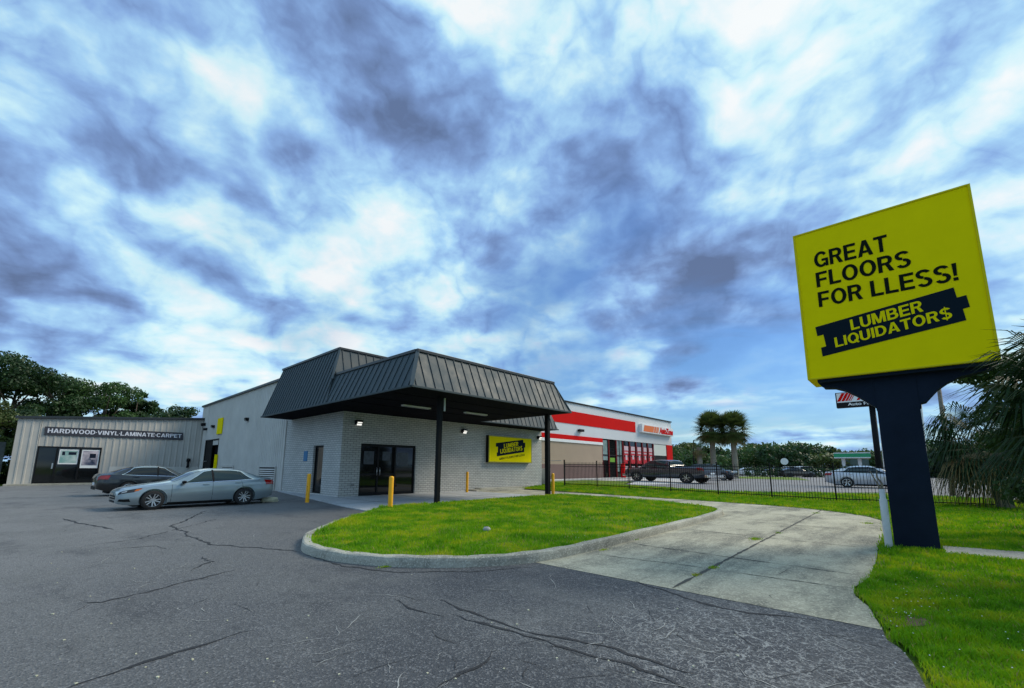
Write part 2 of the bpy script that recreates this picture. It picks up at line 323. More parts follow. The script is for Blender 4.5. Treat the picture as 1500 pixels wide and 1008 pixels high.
# ------------------------------------------------------------------ materials
def asphalt_mat():
    m = bpy.data.materials.new('asphalt'); m.use_nodes = True; nt = m.node_tree; N = nt.nodes; L = nt.links; b = N['Principled BSDF']
    tc = N.new('ShaderNodeTexCoord').outputs['Object']
    def noise(s, d=6, r_=.6, st=(1, 1, 1), rot=0):
        mp = N.new('ShaderNodeMapping'); L.new(tc, mp.inputs[0]); mp.inputs['Scale'].default_value = st; mp.inputs['Rotation'].default_value = (0, 0, rot)
        n = N.new('ShaderNodeTexNoise'); L.new(mp.outputs[0], n.inputs[0]); n.inputs['Scale'].default_value = s; n.inputs['Detail'].default_value = d; n.inputs['Roughness'].default_value = r_; return n.outputs[0]
    def mr(x, a, b_, c, d):
        n = N.new('ShaderNodeMapRange'); L.new(x, n.inputs[0]); n.inputs[1].default_value = a; n.inputs[2].default_value = b_; n.inputs[3].default_value = c; n.inputs[4].default_value = d; return n.outputs[0]
    def mth(op, a, b_):
        n = N.new('ShaderNodeMath'); n.operation = op
        for i, v in enumerate((a, b_)):
            if isinstance(v, (int, float)): n.inputs[i].default_value = v
            else: L.new(v, n.inputs[i])
        return n.outputs[0]
    def mix(f, a, b_):
        n = N.new('ShaderNodeMix'); n.data_type = 'RGBA'
        if isinstance(f, (int, float)): n.inputs[0].default_value = f
        else: L.new(f, n.inputs[0])
        for i, v in ((6, a), (7, b_)):
            if isinstance(v, tuple): n.inputs[i].default_value = (*v, 1)
            else: L.new(v, n.inputs[i])
        return n.outputs[2]
    sp = N.new('ShaderNodeSeparateXYZ'); L.new(tc, sp.inputs[0])
    # older, paler surface to the far left of the lot; newer darker coat by the island and driveway
    age = mr(mth('ADD', mth('SUBTRACT', mth('MULTIPLY', sp.outputs[1], .9), mth('MULTIPLY', sp.outputs[0], 1.6)), mth('MULTIPLY', noise(.5, 5), 5.0)), 0, 13, 0, 1)
    base = mix(age, (.057, .061, .070), (.185, .183, .182))
    base = mix(mr(noise(.55, 7, .65), .44, .60, 0, .6), base, (.135, .135, .133))
    base = mix(mr(noise(.9, 7, .7, (1, .5, 1), R(70)), .52, .66, 0, .55), base, (.040, .041, .048))
    base = mix(mr(noise(1.3, 6, .7, (1, .35, 1), R(40)), .56, .72, 0, .3), base, (.17, .17, .17))
    # exposed stones
    vo = N.new('ShaderNodeTexVoronoi'); L.new(tc, vo.inputs[0]); vo.inputs['Scale'].default_value = 75; vo.inputs['Randomness'].default_value = 1
    spv = N.new('ShaderNodeSeparateColor'); L.new(vo.outputs['Color'], spv.inputs[0])
    base = mix(mr(spv.outputs[0], .70, 1.0, 0, .65), base, (.26, .26, .265))
    base = mix(mr(spv.outputs[1], .72, 1.0, 0, .6), base, (.022, .022, .026))
    base = mix(mr(noise(14, 6, .75), .60, .72, 0, .30), base, (.26, .26, .25))
    base = mix(mr(noise(4, 6, .8), .56, .70, 0, .55), base, (.030, .031, .037))
    # pale crazing of the worn patch in front of the driveway
    wv = N.new('ShaderNodeVectorMath'); wv.operation = 'ADD'; nz = N.new('ShaderNodeTexNoise'); L.new(tc, nz.inputs[0]); nz.inputs['Scale'].default_value = 5; nz.inputs['Detail'].default_value = 4
    scn = N.new('ShaderNodeVectorMath'); scn.operation = 'SCALE'; L.new(nz.outputs['Color'], scn.inputs[0]); scn.inputs['Scale'].default_value = .35; L.new(tc, wv.inputs[0]); L.new(scn.outputs[0], wv.inputs[1])
    def craze(scale, wd):
        ve = N.new('ShaderNodeTexVoronoi'); ve.feature = 'DISTANCE_TO_EDGE'; L.new(wv.outputs[0], ve.inputs[0]); ve.inputs['Scale'].default_value = scale
        return mr(ve.outputs['Distance'], 0.0, wd, 1, 0)
    def zone(cx, cy, r_):
        dx = mth('SUBTRACT', sp.outputs[0], cx); dy = mth('SUBTRACT', sp.outputs[1], cy)
        d = mth('SQRT', mth('ADD', mth('MULTIPLY', dx, dx), mth('MULTIPLY', dy, dy)), 0)
        return mr(mth('ADD', d, mth('MULTIPLY', noise(2.2, 5), 1.6)), .8+r_*.2, .8+r_, 1, 0)
    z1 = zone(4.3, 1.25, 1.9); z2 = zone(3.2, 2.9, .9)
    ck = mth('MULTIPLY', mth('MAXIMUM', craze(4.2, .035), craze(10.5, .05)), mth('MAXIMUM', mth('MULTIPLY', z1, .9), mth('MULTIPLY', z2, .35)))
    ck = mth('MULTIPLY', ck, mr(noise(18, 4, .7), .40, .52, 0.1, 1))
    base = mix(ck, base, (.40, .40, .39))
    L.new(base, b.inputs['Base Color']); b.inputs['Roughness'].default_value = .82; b.inputs['Specular IOR Level'].default_value = .35
    bp = N.new('ShaderNodeBump'); bp.inputs['Strength'].default_value = .75; bp.inputs['Distance'].default_value = .012
    L.new(mth('ADD', noise(60, 5, .7), mth('MULTIPLY', vo.outputs['Distance'], .8)), bp.inputs['Height']); L.new(bp.outputs[0], b.inputs['Normal'])
    return m
def concrete_mat(name, c1, c2, stain, amt=.55, streak=True):
    m = bpy.data.materials.new(name); m.use_nodes = True; nt = m.node_tree; N = nt.nodes; L = nt.links; b = N['Principled BSDF']
    tc = N.new('ShaderNodeTexCoord').outputs['Object']
    def noise(s, d=6, r_=.6, st=(1, 1, 1)):
        mp = N.new('ShaderNodeMapping'); L.new(tc, mp.inputs[0]); mp.inputs['Scale'].default_value = st
        n = N.new('ShaderNodeTexNoise'); L.new(mp.outputs[0], n.inputs[0]); n.inputs['Scale'].default_value = s; n.inputs['Detail'].default_value = d; n.inputs['Roughness'].default_value = r_; return n.outputs[0]
    def mr(x, a, b_, c, d):
        n = N.new('ShaderNodeMapRange'); L.new(x, n.inputs[0]); n.inputs[1].default_value = a; n.inputs[2].default_value = b_; n.inputs[3].default_value = c; n.inputs[4].default_value = d; return n.outputs[0]
    def mix(f, a, b_):
        n = N.new('ShaderNodeMix'); n.data_type = 'RGBA'; L.new(f, n.inputs[0])
        for i, v in ((6, a), (7, b_)):
            if isinstance(v, tuple): n.inputs[i].default_value = (*v, 1)
            else: L.new(v, n.inputs[i])
        return n.outputs[2]
    base = mix(mr(noise(.8, 8, .7), .35, .65, 0, 1), c1, c2)
    base = mix(mr(noise(.45, 7, .7, (1, 2.2, 1)), .46, .64, 0, amt), base, stain)
    if streak: base = mix(mr(noise(.7, 6, .7, (.25, 1.6, 1)), .50, .66, 0, amt*.85), base, stain); base = mix(mr(noise(2.6, 8, .75, (1, .45, 1)), .52, .66, 0, amt*.55), base, stain)
    vo = N.new('ShaderNodeTexVoronoi'); L.new(tc, vo.inputs[0]); vo.inputs['Scale'].default_value = 60
    spv = N.new('ShaderNodeSeparateColor'); L.new(vo.outputs['Color'], spv.inputs[0])
    base = mix(mr(spv.outputs[0], .6, 1.0, 0, .5), base, tuple(c*.55 for c in c1)); base = mix(mr(spv.outputs[1], .7, 1.0, 0, .6), base, tuple(min(1, c*1.4) for c in c2))
    L.new(base, b.inputs['Base Color']); b.inputs['Roughness'].default_value = .85; b.inputs['Specular IOR Level'].default_value = .3
    bp = N.new('ShaderNodeBump'); bp.inputs['Strength'].default_value = .5; bp.inputs['Distance'].default_value = .01; L.new(noise(50, 5, .7), bp.inputs['Height']); L.new(bp.outputs[0], b.inputs['Normal'])
    return m
def turf_mat(name, cols, scale=1.0, bumpy=True):
    m = bpy.data.materials.new(name); m.use_nodes = True; nt = m.node_tree; N = nt.nodes; L = nt.links; b = N['Principled BSDF']
    tc = N.new('ShaderNodeTexCoord').outputs['Object']; n = N.new('ShaderNodeTexNoise'); L.new(tc, n.inputs[0]); n.inputs['Scale'].default_value = 1.3*scale; n.inputs['Detail'].default_value = 9; n.inputs['Roughness'].default_value = .72
    cr = N.new('ShaderNodeValToRGB'); L.new(n.outputs[0], cr.inputs[0]); e = cr.color_ramp.elements
    e[0].position = .36; e[0].color = (*cols[0], 1); e[1].position = .60; e[1].color = (*cols[2], 1); k = e.new(.49); k.color = (*cols[1], 1); k2 = e.new(.74); k2.color = (cols[2][0]*1.25, cols[2][1]*.88, cols[2][2]*3+.01, 1)
    L.new(cr.outputs[0], b.inputs['Base Color']); b.inputs['Roughness'].default_value = .7; b.inputs['Specular IOR Level'].default_value = .2
    t = N.new('ShaderNodeBsdfTranslucent'); L.new(cr.outputs[0], t.inputs[0]); ms = N.new('ShaderNodeMixShader'); ms.inputs[0].default_value = .35 if not bumpy else .0
    L.new(b.outputs[0], ms.inputs[1]); L.new(t.outputs[0], ms.inputs[2]); L.new(ms.outputs[0], N['Material Output'].inputs[0])
    if bumpy:
        n2 = N.new('ShaderNodeTexNoise'); L.new(tc, n2.inputs[0]); n2.inputs['Scale'].default_value = 22; n2.inputs['Detail'].default_value = 5
        bp = N.new('ShaderNodeBump'); bp.inputs['Strength'].default_value = 1; bp.inputs['Distance'].default_value = .06; L.new(n2.outputs[0], bp.inputs['Height']); L.new(bp.outputs[0], b.inputs['Normal'])
    return m
MT = {}
MT['asphalt'] = asphalt_mat()
MT['crack'] = mat('crack_tar', (.018, .018, .021), .8, var=.4, vscale=20, bump=.6)
MT['drive'] = concrete_mat('driveway_concrete', (.36, .335, .255), (.47, .44, .33), (.12, .116, .095), .95)
MT['pad'] = concrete_mat('pad_concrete', (.36, .38, .40), (.44, .46, .48), (.24, .25, .27), .4, False)
MT['kerb'] = concrete_mat('kerb_concrete', (.31, .30, .25), (.45, .43, .36), (.12, .116, .095), .8, False)
MT['joint'] = mat('joint_dirt', (.06, .058, .05), .9)
MT['turf'] = turf_mat('turf', [(.06, .13, .004), (.11, .19, .006), (.18, .22, .010)])
MT['blade'] = turf_mat('grass_blade', [(.075, .24, .004), (.19, .40, .006), (.43, .50, .012)], bumpy=False)
MT['blade_dry'] = mat('grass_blade_dry', (.30, .27, .07), .7, trans=.3)
MT['dirt'] = mat('bare_dirt', (.13, .085, .045), .9, var=.3, vscale=9, bump=.8)
MT['lot'] = mat('next_lot_asphalt', (.19, .185, .19), .85, var=.14, vscale=.4, bump=.3)
MT['lot_pale'] = mat('next_lot_concrete', (.50, .49, .48), .85, var=.1, vscale=.8)
MT['road'] = mat('road_asphalt', (.17, .17, .175), .85, var=.1, vscale=.2)
MT['white_line'] = mat('worn_white_paint', (.20, .20, .195), .85, var=.35, vscale=14)
MT['brick_x'] = brick_mat('painted_brick_front', 'x', (.46, .455, .425), (.54, .53, .495), (.20, .195, .18))
MT['brick_y'] = brick_mat('painted_brick_side', 'y', (.48, .48, .465), (.56, .555, .535), (.23, .23, .22))
MT['siding'] = mat('grey_siding', (.53, .52, .49), .6, spec=.3, var=.09, vscale=.8, rvar=.08)
MT['siding_tan'] = mat('warm_grey_siding', (.43, .415, .385), .6, spec=.3, var=.1, vscale=.6, rvar=.08)
MT['mansard'] = mat('charcoal_roof_metal', (.040, .058, .068), .6, metal=.0, var=.2, vscale=1.6, rvar=.1, spec=.35)
MT['coping'] = mat('dark_coping', (.022, .026, .030), .4)
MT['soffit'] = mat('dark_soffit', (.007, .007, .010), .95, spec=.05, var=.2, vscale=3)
MT['black'] = mat('black_paint', (.005, .006, .007), .6, spec=.15, var=.2, vscale=5)
MT['black_frame'] = mat('black_aluminium', (.006, .006, .007), .5, spec=.2)
MT['glass'] = glass('dark_glass', spec=.5)
MT['door_int'] = mat('door_poster_tint', (.035, .045, .06), .4, var=.4, vscale=6)
MT['steel'] = mat('brushed_steel', (.5, .5, .5), .3, metal=.9)
MT['yellow_paint'] = mat('safety_yellow', (.92, .42, .002), .5, var=.10, vscale=4, bump=.15, bscale=20)
MT['rust'] = mat('rust_patch', (.10, .03, .015), .9, var=.3, vscale=20)
MT['navy'] = mat('dark_navy_paint', (.011, .018, .034), .8, spec=.08, var=.15, vscale=2, bump=.15, bscale=12)
MT['sign_yellow'] = mat('sign_vinyl_yellow', (.84, .68, .002), .85, spec=.05, var=.03, vscale=2)
MT['sign_navy'] = mat('sign_vinyl_navy', (.006, .013, .022), .8, spec=.08)
MT['sign_ink'] = mat('sign_lettering_black', (.006, .010, .006), .8, spec=.08)
MT['white'] = mat('white_paint', (.78, .78, .78), .5, var=.03, vscale=3)
MT['pvc'] = mat('grey_pipe', (.52, .53, .52), .5, var=.12, vscale=6, bump=.2)
MT['banner'] = mat('banner_charcoal', (.035, .034, .045), .5)
MT['blue_sign'] = mat('blue_sign', (.01, .16, .36), .4)
MT['wood'] = mat('weathered_wood', (.16, .13, .10), .85, var=.4, vscale=8)
MT['bark'] = mat('bark', (.07, .055, .042), .9, var=.4, vscale=6, bump=.8, bscale=14)
MT['palm_bark'] = mat('palm_bark', (.26, .23, .18), .9, var=.4, vscale=8, bump=.9, bscale=10, stretch=(1, 1, 4))
MT['leaf'] = mat('leaf_dark', (.020, .055, .012), .6, var=.45, vscale=.55, trans=.22)
MT['leaf_b'] = mat('leaf_mid', (.040, .090, .018), .6, var=.45, vscale=.5, trans=.22)
MT['leaf_c'] = mat('leaf_olive', (.070, .100, .022), .6, var=.4, vscale=.4, trans=.2)
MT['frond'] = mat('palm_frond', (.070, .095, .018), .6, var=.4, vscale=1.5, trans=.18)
MT['frond_near'] = mat('palm_frond_dark', (.012, .034, .008), .65, spec=.25, var=.5, vscale=4, trans=.15)  # darker green for the fan palms at the right edge
MT['frond_dry'] = mat('palm_frond_dry', (.20, .15, .055), .7, var=.3, vscale=2, trans=.2)
MT['red'] = mat('store_red', (.62, .004, .004), .8, spec=.1, var=.04, vscale=.6)
MT['store_white'] = mat('store_pale_panel', (.62, .63, .64), .6, var=.03, vscale=.3)
MT['beige'] = mat('store_beige', (.36, .27, .195), .8, var=.05, vscale=.5)
MT['brown'] = mat('store_brown', (.17, .105, .095), .8, var=.08, vscale=.8)
MT['orange'] = mat('sign_orange', (.80, .16, .02), .5)
MT['green_sign'] = mat('canopy_green', (.01, .30, .12), .4)
MT['pink'] = mat('pink_render', (.72, .30, .38), .7, var=.05, vscale=.5)
MT['teal'] = mat('teal_roof', (.06, .27, .28), .5)
MT['tyre'] = mat('tyre_rubber', (.014, .014, .015), .8)
MT['rim'] = mat('alloy_rim', (.55, .56, .57), .25, metal=.8)
MT['rim_dark'] = mat('rim_dark_metal', (.02, .02, .022), .5)  # dark finish of the rim backings and headlight housings
MT['liner'] = mat('wheel_housing_black', (.006, .006, .007), .9)
MT['chrome'] = mat('chrome_trim', (.8, .8, .8), .12, metal=1)
MT['car_glass'] = mat('car_glass', (.022, .040, .040), .03, spec=.45)
MT['tail'] = mat('tail_lamp_red', (.30, .006, .006), .12, spec=.8)
MT['lamp_clear'] = mat('head_lamp_clear', (.35, .37, .38), .1, spec=.9)
MT['amber'] = mat('amber_lamp', (.55, .12, .01), .2)
MT['trim'] = mat('black_trim', (.008, .008, .009), .6, spec=.2)
def paint(name, c, metal=.5): return mat(name, c, .28, metal=metal, coat=1.0, var=.02, vscale=2)
MT['lamp_on'] = emis('lamp_lens_lit', (1, .97, .9), 1.0)
MT['tube'] = mat('tube_cover', (.30, .30, .30), .5)
MT['rock'] = mat('pale_rock', (.50, .48, .34), .8, var=.25, vscale=8, bump=.6, bscale=10)

# ------------------------------------------------------------------ ground
KB = [(3.57, 8.56), (3.28, 7.9), (3.22, 7.25), (3.32, 6.6), (3.62, 5.87), (4.02, 5.33), (4.50, 4.87), (5.20, 4.46), (5.90, 4.32), (6.8, 4.29), (8.99, 4.27), (11.68, 4.31), (14.0, 4.38), (15.3, 4.60), (16.05, 5.05), (16.5, 5.8), (16.9, 7.2), (17.3, 9.0), (17.6, 11), (17.7, 12.72)]
KBACK = [(7.55, 12.72), (6.6, 11.85), (5.75, 11.1), (5.05, 10.45), (4.35, 9.7), (3.8, 9.05)]
def smooth_line(p, n=3, closed=False):
    for _ in range(n):
        q = [] if closed else [p[0]]
        for a, b in zip(p, p[1:]+([p[0]] if closed else [])):
            q += [(a[0]*.75+b[0]*.25, a[1]*.75+b[1]*.25), (a[0]*.25+b[0]*.75, a[1]*.25+b[1]*.75)]
        if not closed: q.append(p[-1])
        p = q
    return p
kerb_line = smooth_line(KBACK+KB, 2)
def offset_line(p, d):
    out = []
    for i, a in enumerate(p):
        b0 = p[max(i-1, 0)]; b1 = p[min(i+1, len(p)-1)]; tx, ty = b1[0]-b0[0], b1[1]-b0[1]; l = math.hypot(tx, ty) or 1
        out.append((a[0]-ty/l*d, a[1]+tx/l*d))
    return out
inner = offset_line(kerb_line, .15)
# kerb ring round the island: real step 0.14 m with a rolled outer edge
def ring(line, prof, name, m):
    v = []; f = []; n = len(prof)
    offs = [offset_line(line, d) for d, _ in prof]
    for i in range(len(line)):
        for k in range(n):
            wob = .006*math.sin(i*1.7+k)+.004*math.sin(i*.6)
            v.append((offs[k][i][0], offs[k][i][1], prof[k][1]+(wob if prof[k][1] > .05 else 0)))
    for i in range(len(line)-1):
        for k in range(n-1): f.append((i*n+k, i*n+k+1, (i+1)*n+k+1, (i+1)*n+k))
    mb = MB(); mb.add(v, f); return mb.build(name, m, smooth=False)
tag(ring(kerb_line, [(-.01, -.02), (0, .09), (.012, .128), (.04, .143), (.15, .145), (.16, .05)], 'island_kerb', MT['kerb']), kind='structure')

def sheet(name, poly, z, m, bump=None):
    mb = MB(); mb.add([(x, y, z) for x, y in poly], [tuple(range(len(poly)))]); o = mb.build(name, m)
    for p in o.data.polygons:
        if p.normal.z < 0: p.flip()
    return tag(o, kind='structure')
sheet('ground', [(-400, -300), (900, -300), (900, 900), (-400, 900)], -.03, MT['turf'])
drive_edge = [(5.45, .34), (5.74, .40), (6.16, .47), (6.58, .62), (7.06, .66), (7.79, .55), (9.19, .55), (11.06, .60), (12.55, .59), (15.14, .63), (16.6, .78), (17.6, 1.15), (18.5, 1.9), (19.3, 2.9), (19.8, 4.0), (20.1, 5.2), (20.5, 7.5), (20.9, 10.5), (21.3, 13.5), (21.7, 17.0), (22.0, 19.85)]
asph_right = [(5.40, 4.9), (5.45, .34), (5.14, .30), (4.97, .21), (4.70, .14), (4.52, .11), (4.22, .07), (3.7, -.15), (3.0, -.8), (1.5, -2.6), (-1, -6), (-6, -9), (-60, -9), (-60, 44.95), (9.75, 44.95)]
sheet('asphalt', asph_right+[(9.75, 27.2), (9.62, 27.0), (8.64, 20.9), (7.74, 15.45), (7.42, 12.76), (7.60, 12.70), (8.5, 9), (5.6, 6)], 0.0, MT['asphalt'])
# cracks: jagged open seams on the asphalt
def crack(mb, pts, w, z=.004, jag=.035, mi=0, conv=True):
    P = [g(*p) if conv else Vector((*p, 0)) for p in pts]; q = []
    for a, b in zip(P, P[1:]):
        n = max(2, int((b-a).length/.09))
        for k in range(n): q.append(a.lerp(b, k/n))
    q.append(P[-1]); n = len(q)
    d0 = (P[-1]-P[0]).normalized(); nn = Vector((-d0.y, d0.x, 0)); off = 0; L_, R_ = [], []
    for i, p in enumerate(q):
        off = off*.7+random.uniform(-jag, jag); ww = w*random.uniform(.25, 1.3)*(min(i, n-1-i, 4)/4*.85+.15)
        c = p+nn*off+Vector((0, 0, z)); c.z = z; L_.append(c+nn*ww/2); R_.append(c-nn*ww/2)
    v = L_+R_; mb.add(v, [(i, i+1, n+i+1, n+i) for i in range(n-1)], mi)
mb = MB()
crack(mb, [(303, 748), (253, 771), (277, 783), (310, 798), (353, 801), (437, 808)], .06)
crack(mb, [(90, 760), (115, 766), (140, 770), (163, 776)], .07)
crack(mb, [(300, 815), (310, 823), (290, 830), (280, 836)], .045)
crack(mb, [(357, 832), (287, 850), (217, 868), (150, 883), (130, 885), (110, 877), (87, 878)], .032)
crack(mb, [(130, 885), (113, 894), (96, 900)], .03)
crack(mb, [(370, 923), (333, 932), (283, 948), (233, 963), (187, 978), (143, 995), (100, 1012)], .042, jag=.03)
crack(mb, [(644, 878), (688, 896), (740, 912), (788, 926), (840, 938), (900, 952), (960, 972), (1020, 990)], .034, jag=.026)
crack(mb, [(576, 878), (620, 896), (650, 905)], .03)
crack(mb, [(660, 900), (684, 908), (740, 924), (800, 940), (860, 960), (920, 976), (972, 994), (1020, 1014)], .042, jag=.03)
crack(mb, [(724, 954), (708, 968), (672, 986), (640, 1012)], .042, jag=.03)
crack(mb, [(930, 850), (956, 860), (1000, 876), (1060, 890), (1100, 898), (1150, 904), (1200, 911)], .042, jag=.03)
crack(mb, [(250, 806), (230, 800), (180, 803), (150, 812)], .03)
crack(mb, [(446, 812), (500, 830), (580, 838), (690, 838), (780, 831)], .042, jag=.03)
crack(mb, [(320, 760), (200, 790), (120, 800)], .03)
st_ = random.getstate(); random.seed(11); fine = MB(); pale = MB()
for k in range(110):
    px, py = random.uniform(480, 1260), random.uniform(850, 1030)
    if k > 75: px, py = random.uniform(60, 420), random.uniform(760, 900)
    p = g(px, py); a = random.uniform(0, 6.28); ln = random.uniform(.15, .8); q = [(p.x, p.y)]
    for j in range(3): a += random.uniform(-.7, .7); q.append((q[-1][0]+math.cos(a)*ln/3, q[-1][1]+math.sin(a)*ln/3))
    if max(c[0] for c in q) > 5.1 or inpoly(np.array([q[0][0]]), np.array([q[0][1]]), kerb_line)[0]: continue
    crack(fine if k % 2 else pale, q, .010 if k % 2 else .014, jag=.02, z=.0045, conv=False)
for pts in ([(370, 923), (333, 932), (283, 948), (233, 963), (187, 978), (143, 995)], [(644, 878), (688, 896), (740, 912), (788, 926), (840, 938), (900, 952), (960, 972)], [(684, 908), (740, 924), (800, 940), (860, 960), (920, 976), (972, 994)], [(1000, 876), (1060, 890), (1100, 898), (1150, 904)], [(303, 748), (253, 771), (277, 783), (310, 798), (353, 801)], [(724, 954), (708, 968), (672, 986), (640, 1012)]):
    for dx, dy in ((2, -3), (-2, 3)):
        for (a, b) in zip(pts, pts[1:]):
            for t in (0, .35, .68):
                if random.random() < .7: crack(pale, [(a[0]+(b[0]-a[0])*t+dx, a[1]+(b[1]-a[1])*t+dy), (a[0]+(b[0]-a[0])*(t+.28)+dx, a[1]+(b[1]-a[1])*(t+.28)+dy)], .012, z=.003, jag=.012)
random.setstate(st_)
tag(fine.build('asphalt_fine_cracks', MT['crack']), kind='structure'); tag(pale.build('asphalt_pale_crumbs', mat('crumbled_asphalt', (.30, .30, .29), .9, var=.4, vscale=60)), kind='structure')
tag(mb.build('asphalt_cracks', MT['crack']), kind='structure')
# faded bay line beside the silver car, and small pale chips of stone
mb = MB()
a, b = g(262, 756), g(462, 729); n_ = (b-a).normalized(); s_ = Vector((-n_.y, n_.x, 0))*.045
for k in range(30):
    if random.random() < .25: continue
    p, q = a.lerp(b, k/30), a.lerp(b, (k+.9)/30); up = Vector((0, 0, .005)); mb.quad(p-s_*random.uniform(.5, 1)+up, q-s_*random.uniform(.5, 1)+up, q+s_*random.uniform(.5, 1)+up, p+s_*random.uniform(.5, 1)+up)
tag(mb.build('bay_line', MT['white_line']), kind='structure')
mb = MB()
for k in range(70):
    p = g(random.uniform(-50, 1200), random.uniform(800, 1060)); r_ = random.uniform(.004, .014)
    if p.x > 5.2 or (inpoly(np.array([p.x]), np.array([p.y]), kerb_line)[0]): continue
    ang = random.uniform(0, 6.28); vv = [p+Vector((math.cos(ang+t)*r_*random.uniform(.6, 1.2), math.sin(ang+t)*r_, 0)) for t in (0, 1.6, 3.1, 4.7)]; mb.slab(vv, (0, 0, r_*.6))
tag(mb.build('loose_stone_chips', MT['rock']), 'pale stone chips and grit scattered over the dark asphalt', 'stone chips', kind='stuff')

sheet('driveway', [(5.40, .34)]+drive_edge[:-6]+[(20.3, 6.4), (17.0, 6.4), (15.5, 4.95), (8.9, 4.5), (5.40, 4.5)], .004, MT['drive'])
sheet('service_lane', [(20.3, 6.4)]+drive_edge[-5:]+[(17.5, 19.85), (17.5, 12.3), (16.6, 6.4)], .005, MT['drive'])
mb = MB()
def jline(p, q, w=.018, z=.009): 
    crack(mb, [p, q], w, z=z, jag=.004, conv=False)
jline((5.42, 2.29), (19.4, 2.48), .05)
for x in (7.85, 10.6, 13.4, 16.2): jline((x, .66), (x+.12, 4.2), .03)
jline((6.82, 2.05), (6.92, .68), .028); jline((6.85, 2.28), (6.55, 4.2), .02); jline((7.0, 1.5), (7.8, 1.45), .012); jline((9.1, 2.3), (9.25, 4.2), .01); jline((11.9, .66), (12.0, 2.2), .01)
for y in (7.6, 10.6, 13.6): jline((17.7, y), (20.9, y+.1))
for pp in [[(6.05, 1.5), (6.2, 1.3), (6.25, 1.1), (6.1, .95)], [(5.6, 1.2), (5.9, 1.35), (6.1, 1.3)]]: crack(mb, pp, .012, .009, .02, conv=False)
tag(mb.build('driveway_joints', MT['joint']), kind='structure')
mb = MB(); mb.prism([(9.75, 26.9), (9.60, 26.9), (8.64, 20.9), (7.74, 15.45), (7.42, 12.76), (17.68, 12.76), (17.68, 19.85), (9.75, 19.85)], -.05, .03); tag(mb.build('entrance_pad', MT['pad']), kind='structure')
mb = MB(); mb.box(17.68, 25.2, 18.9, 19.84, -.02, .10); mb.box(18.4, 25.0, 19.35, 19.846, .10, .17); tag(mb.build('wall_side_step', MT['kerb'], bevel=.012), kind='structure')
mb = MB()
for x in (9.6, 12.4, 15.2): mb.box(x, x+.02, 12.78, 19.84, .0301, .034)
mb.box(7.9, 17.6, 16.2, 16.22, .0301, .0335); tag(mb.build('pad_joints', MT['joint']), kind='structure')
mb = MB(); mb.box(-1.2, 9.7, 44.95, 45.78, -.02, .11); tag(mb.build('annex_walk', MT['kerb'], bevel=.01), kind='structure')
mb = MB(); mb.prism([(10.66, -.30), (11.62, -.30), (12.5, -7), (11.4, -7)], -.02, .05); tag(mb.build('pavement', MT['kerb']), kind='structure')

# island lawn and verges (soil sheets with real blades on top)
isl_poly = inner
def dome(x, y):
    return .11+.05*sm((np.minimum(np.minimum(np.abs(y-4.3), np.abs(x-3.3)), 4))/3.0)
def grid_sheet(name, poly, zf, m, step):
    P = np.array(poly); x0, y0 = P.min(0); x1, y1 = P.max(0); xs = np.arange(x0, x1+step, step); ys = np.arange(y0, y1+step, step)
    bm = bmesh.new(); vs = [bm.verts.new((x, y, 0)) for x, y in poly]; bm.faces.new(vs)
    for x in xs[1:-1]: bmesh.ops.bisect_plane(bm, geom=bm.verts[:]+bm.edges[:]+bm.faces[:], plane_co=(x, 0, 0), plane_no=(1, 0, 0))
    for y in ys[1:-1]: bmesh.ops.bisect_plane(bm, geom=bm.verts[:]+bm.edges[:]+bm.faces[:], plane_co=(0, y, 0), plane_no=(0, 1, 0))
    for v in bm.verts: v.co.z = float(zf(v.co.x, v.co.y))
    bmesh.ops.recalc_face_normals(bm, faces=bm.faces)
    me = bpy.data.meshes.new(name); bm.to_mesh(me); bm.free(); me.materials.append(m); me.shade_smooth()
    if me.polygons[0].normal.z < 0: me.flip_normals()
    o = bpy.data.objects.new(name, me); COL.objects.link(o); return tag(o, kind='structure')
grid_sheet('island_soil', isl_poly+[(17.55, 12.72), (7.7, 12.72)], dome, MT['turf'], 1.0)
verge = [(5.47, .28), (5.14, .24), (4.97, .15), (4.70, .08), (4.52, .05), (4.22, .01), (3.7, -.2), (3.0, -.85), (1.5, -2.7), (1.5, -14), (26, -14), (27.5, -3), (30.8, 1.2), (27.6, 4.3), (26.8, 8), (27.3, 11), (31, 16.5), (37, 18.8), (37.5, 24), (25.3, 24), (25.3, 19.2), (22.05, 19.2)]+[(x+.03, y-.03) for x, y in drive_edge[::-1]]
def zverge(x, y):
    return zt(x, y)+.012+.02*sm((np.asarray(x)-6)/2)*sm((.4-np.asarray(y))/1.)
grid_sheet('verge_soil', verge, zverge, MT['turf'], 1.0)
def gridpoly(name, poly, dz, m, step=1.5): return grid_sheet(name, poly, lambda x, y: zt(x, y)+dz, m, step)
gridpoly('next_lot', [(26.9, 4.6), (26.7, 8), (27.2, 11), (30.5, 16), (37, 18.6), (37.5, 23.8), (66, 23.8), (66, 60), (74, 60), (74, -30), (30, -30), (28.5, -8), (28.2, -2.5), (31.2, 1.0)], .018, MT['lot'], 3)
gridpoly('next_lot_apron', [(30.8, 16.2), (30.4, 14.6), (38.5, 13.2), (52, 20.5), (52, 23.7), (37.6, 23.7), (37.2, 18.4)], .024, MT['lot_pale'], 2)
gridpoly('next_lot_slab', [(28.6, -5.2), (29.6, -3.6), (46, -8.2), (44, -22), (30, -16)], .026, MT['lot_pale'], 4)
mb = MB(); mb.box(25.4, 64, 24.0, 25.5, .0, .33); tag(mb.build('next_store_walk', MT['lot_pale'], bevel=.02), kind='structure')
mb = MB(); mb.add([(74, -300, .2), (86, -300, .2), (86, 400, .2), (74, 400, .2)], [(0, 1, 2, 3)]); tag(mb.build('road', MT['road']), kind='structure')
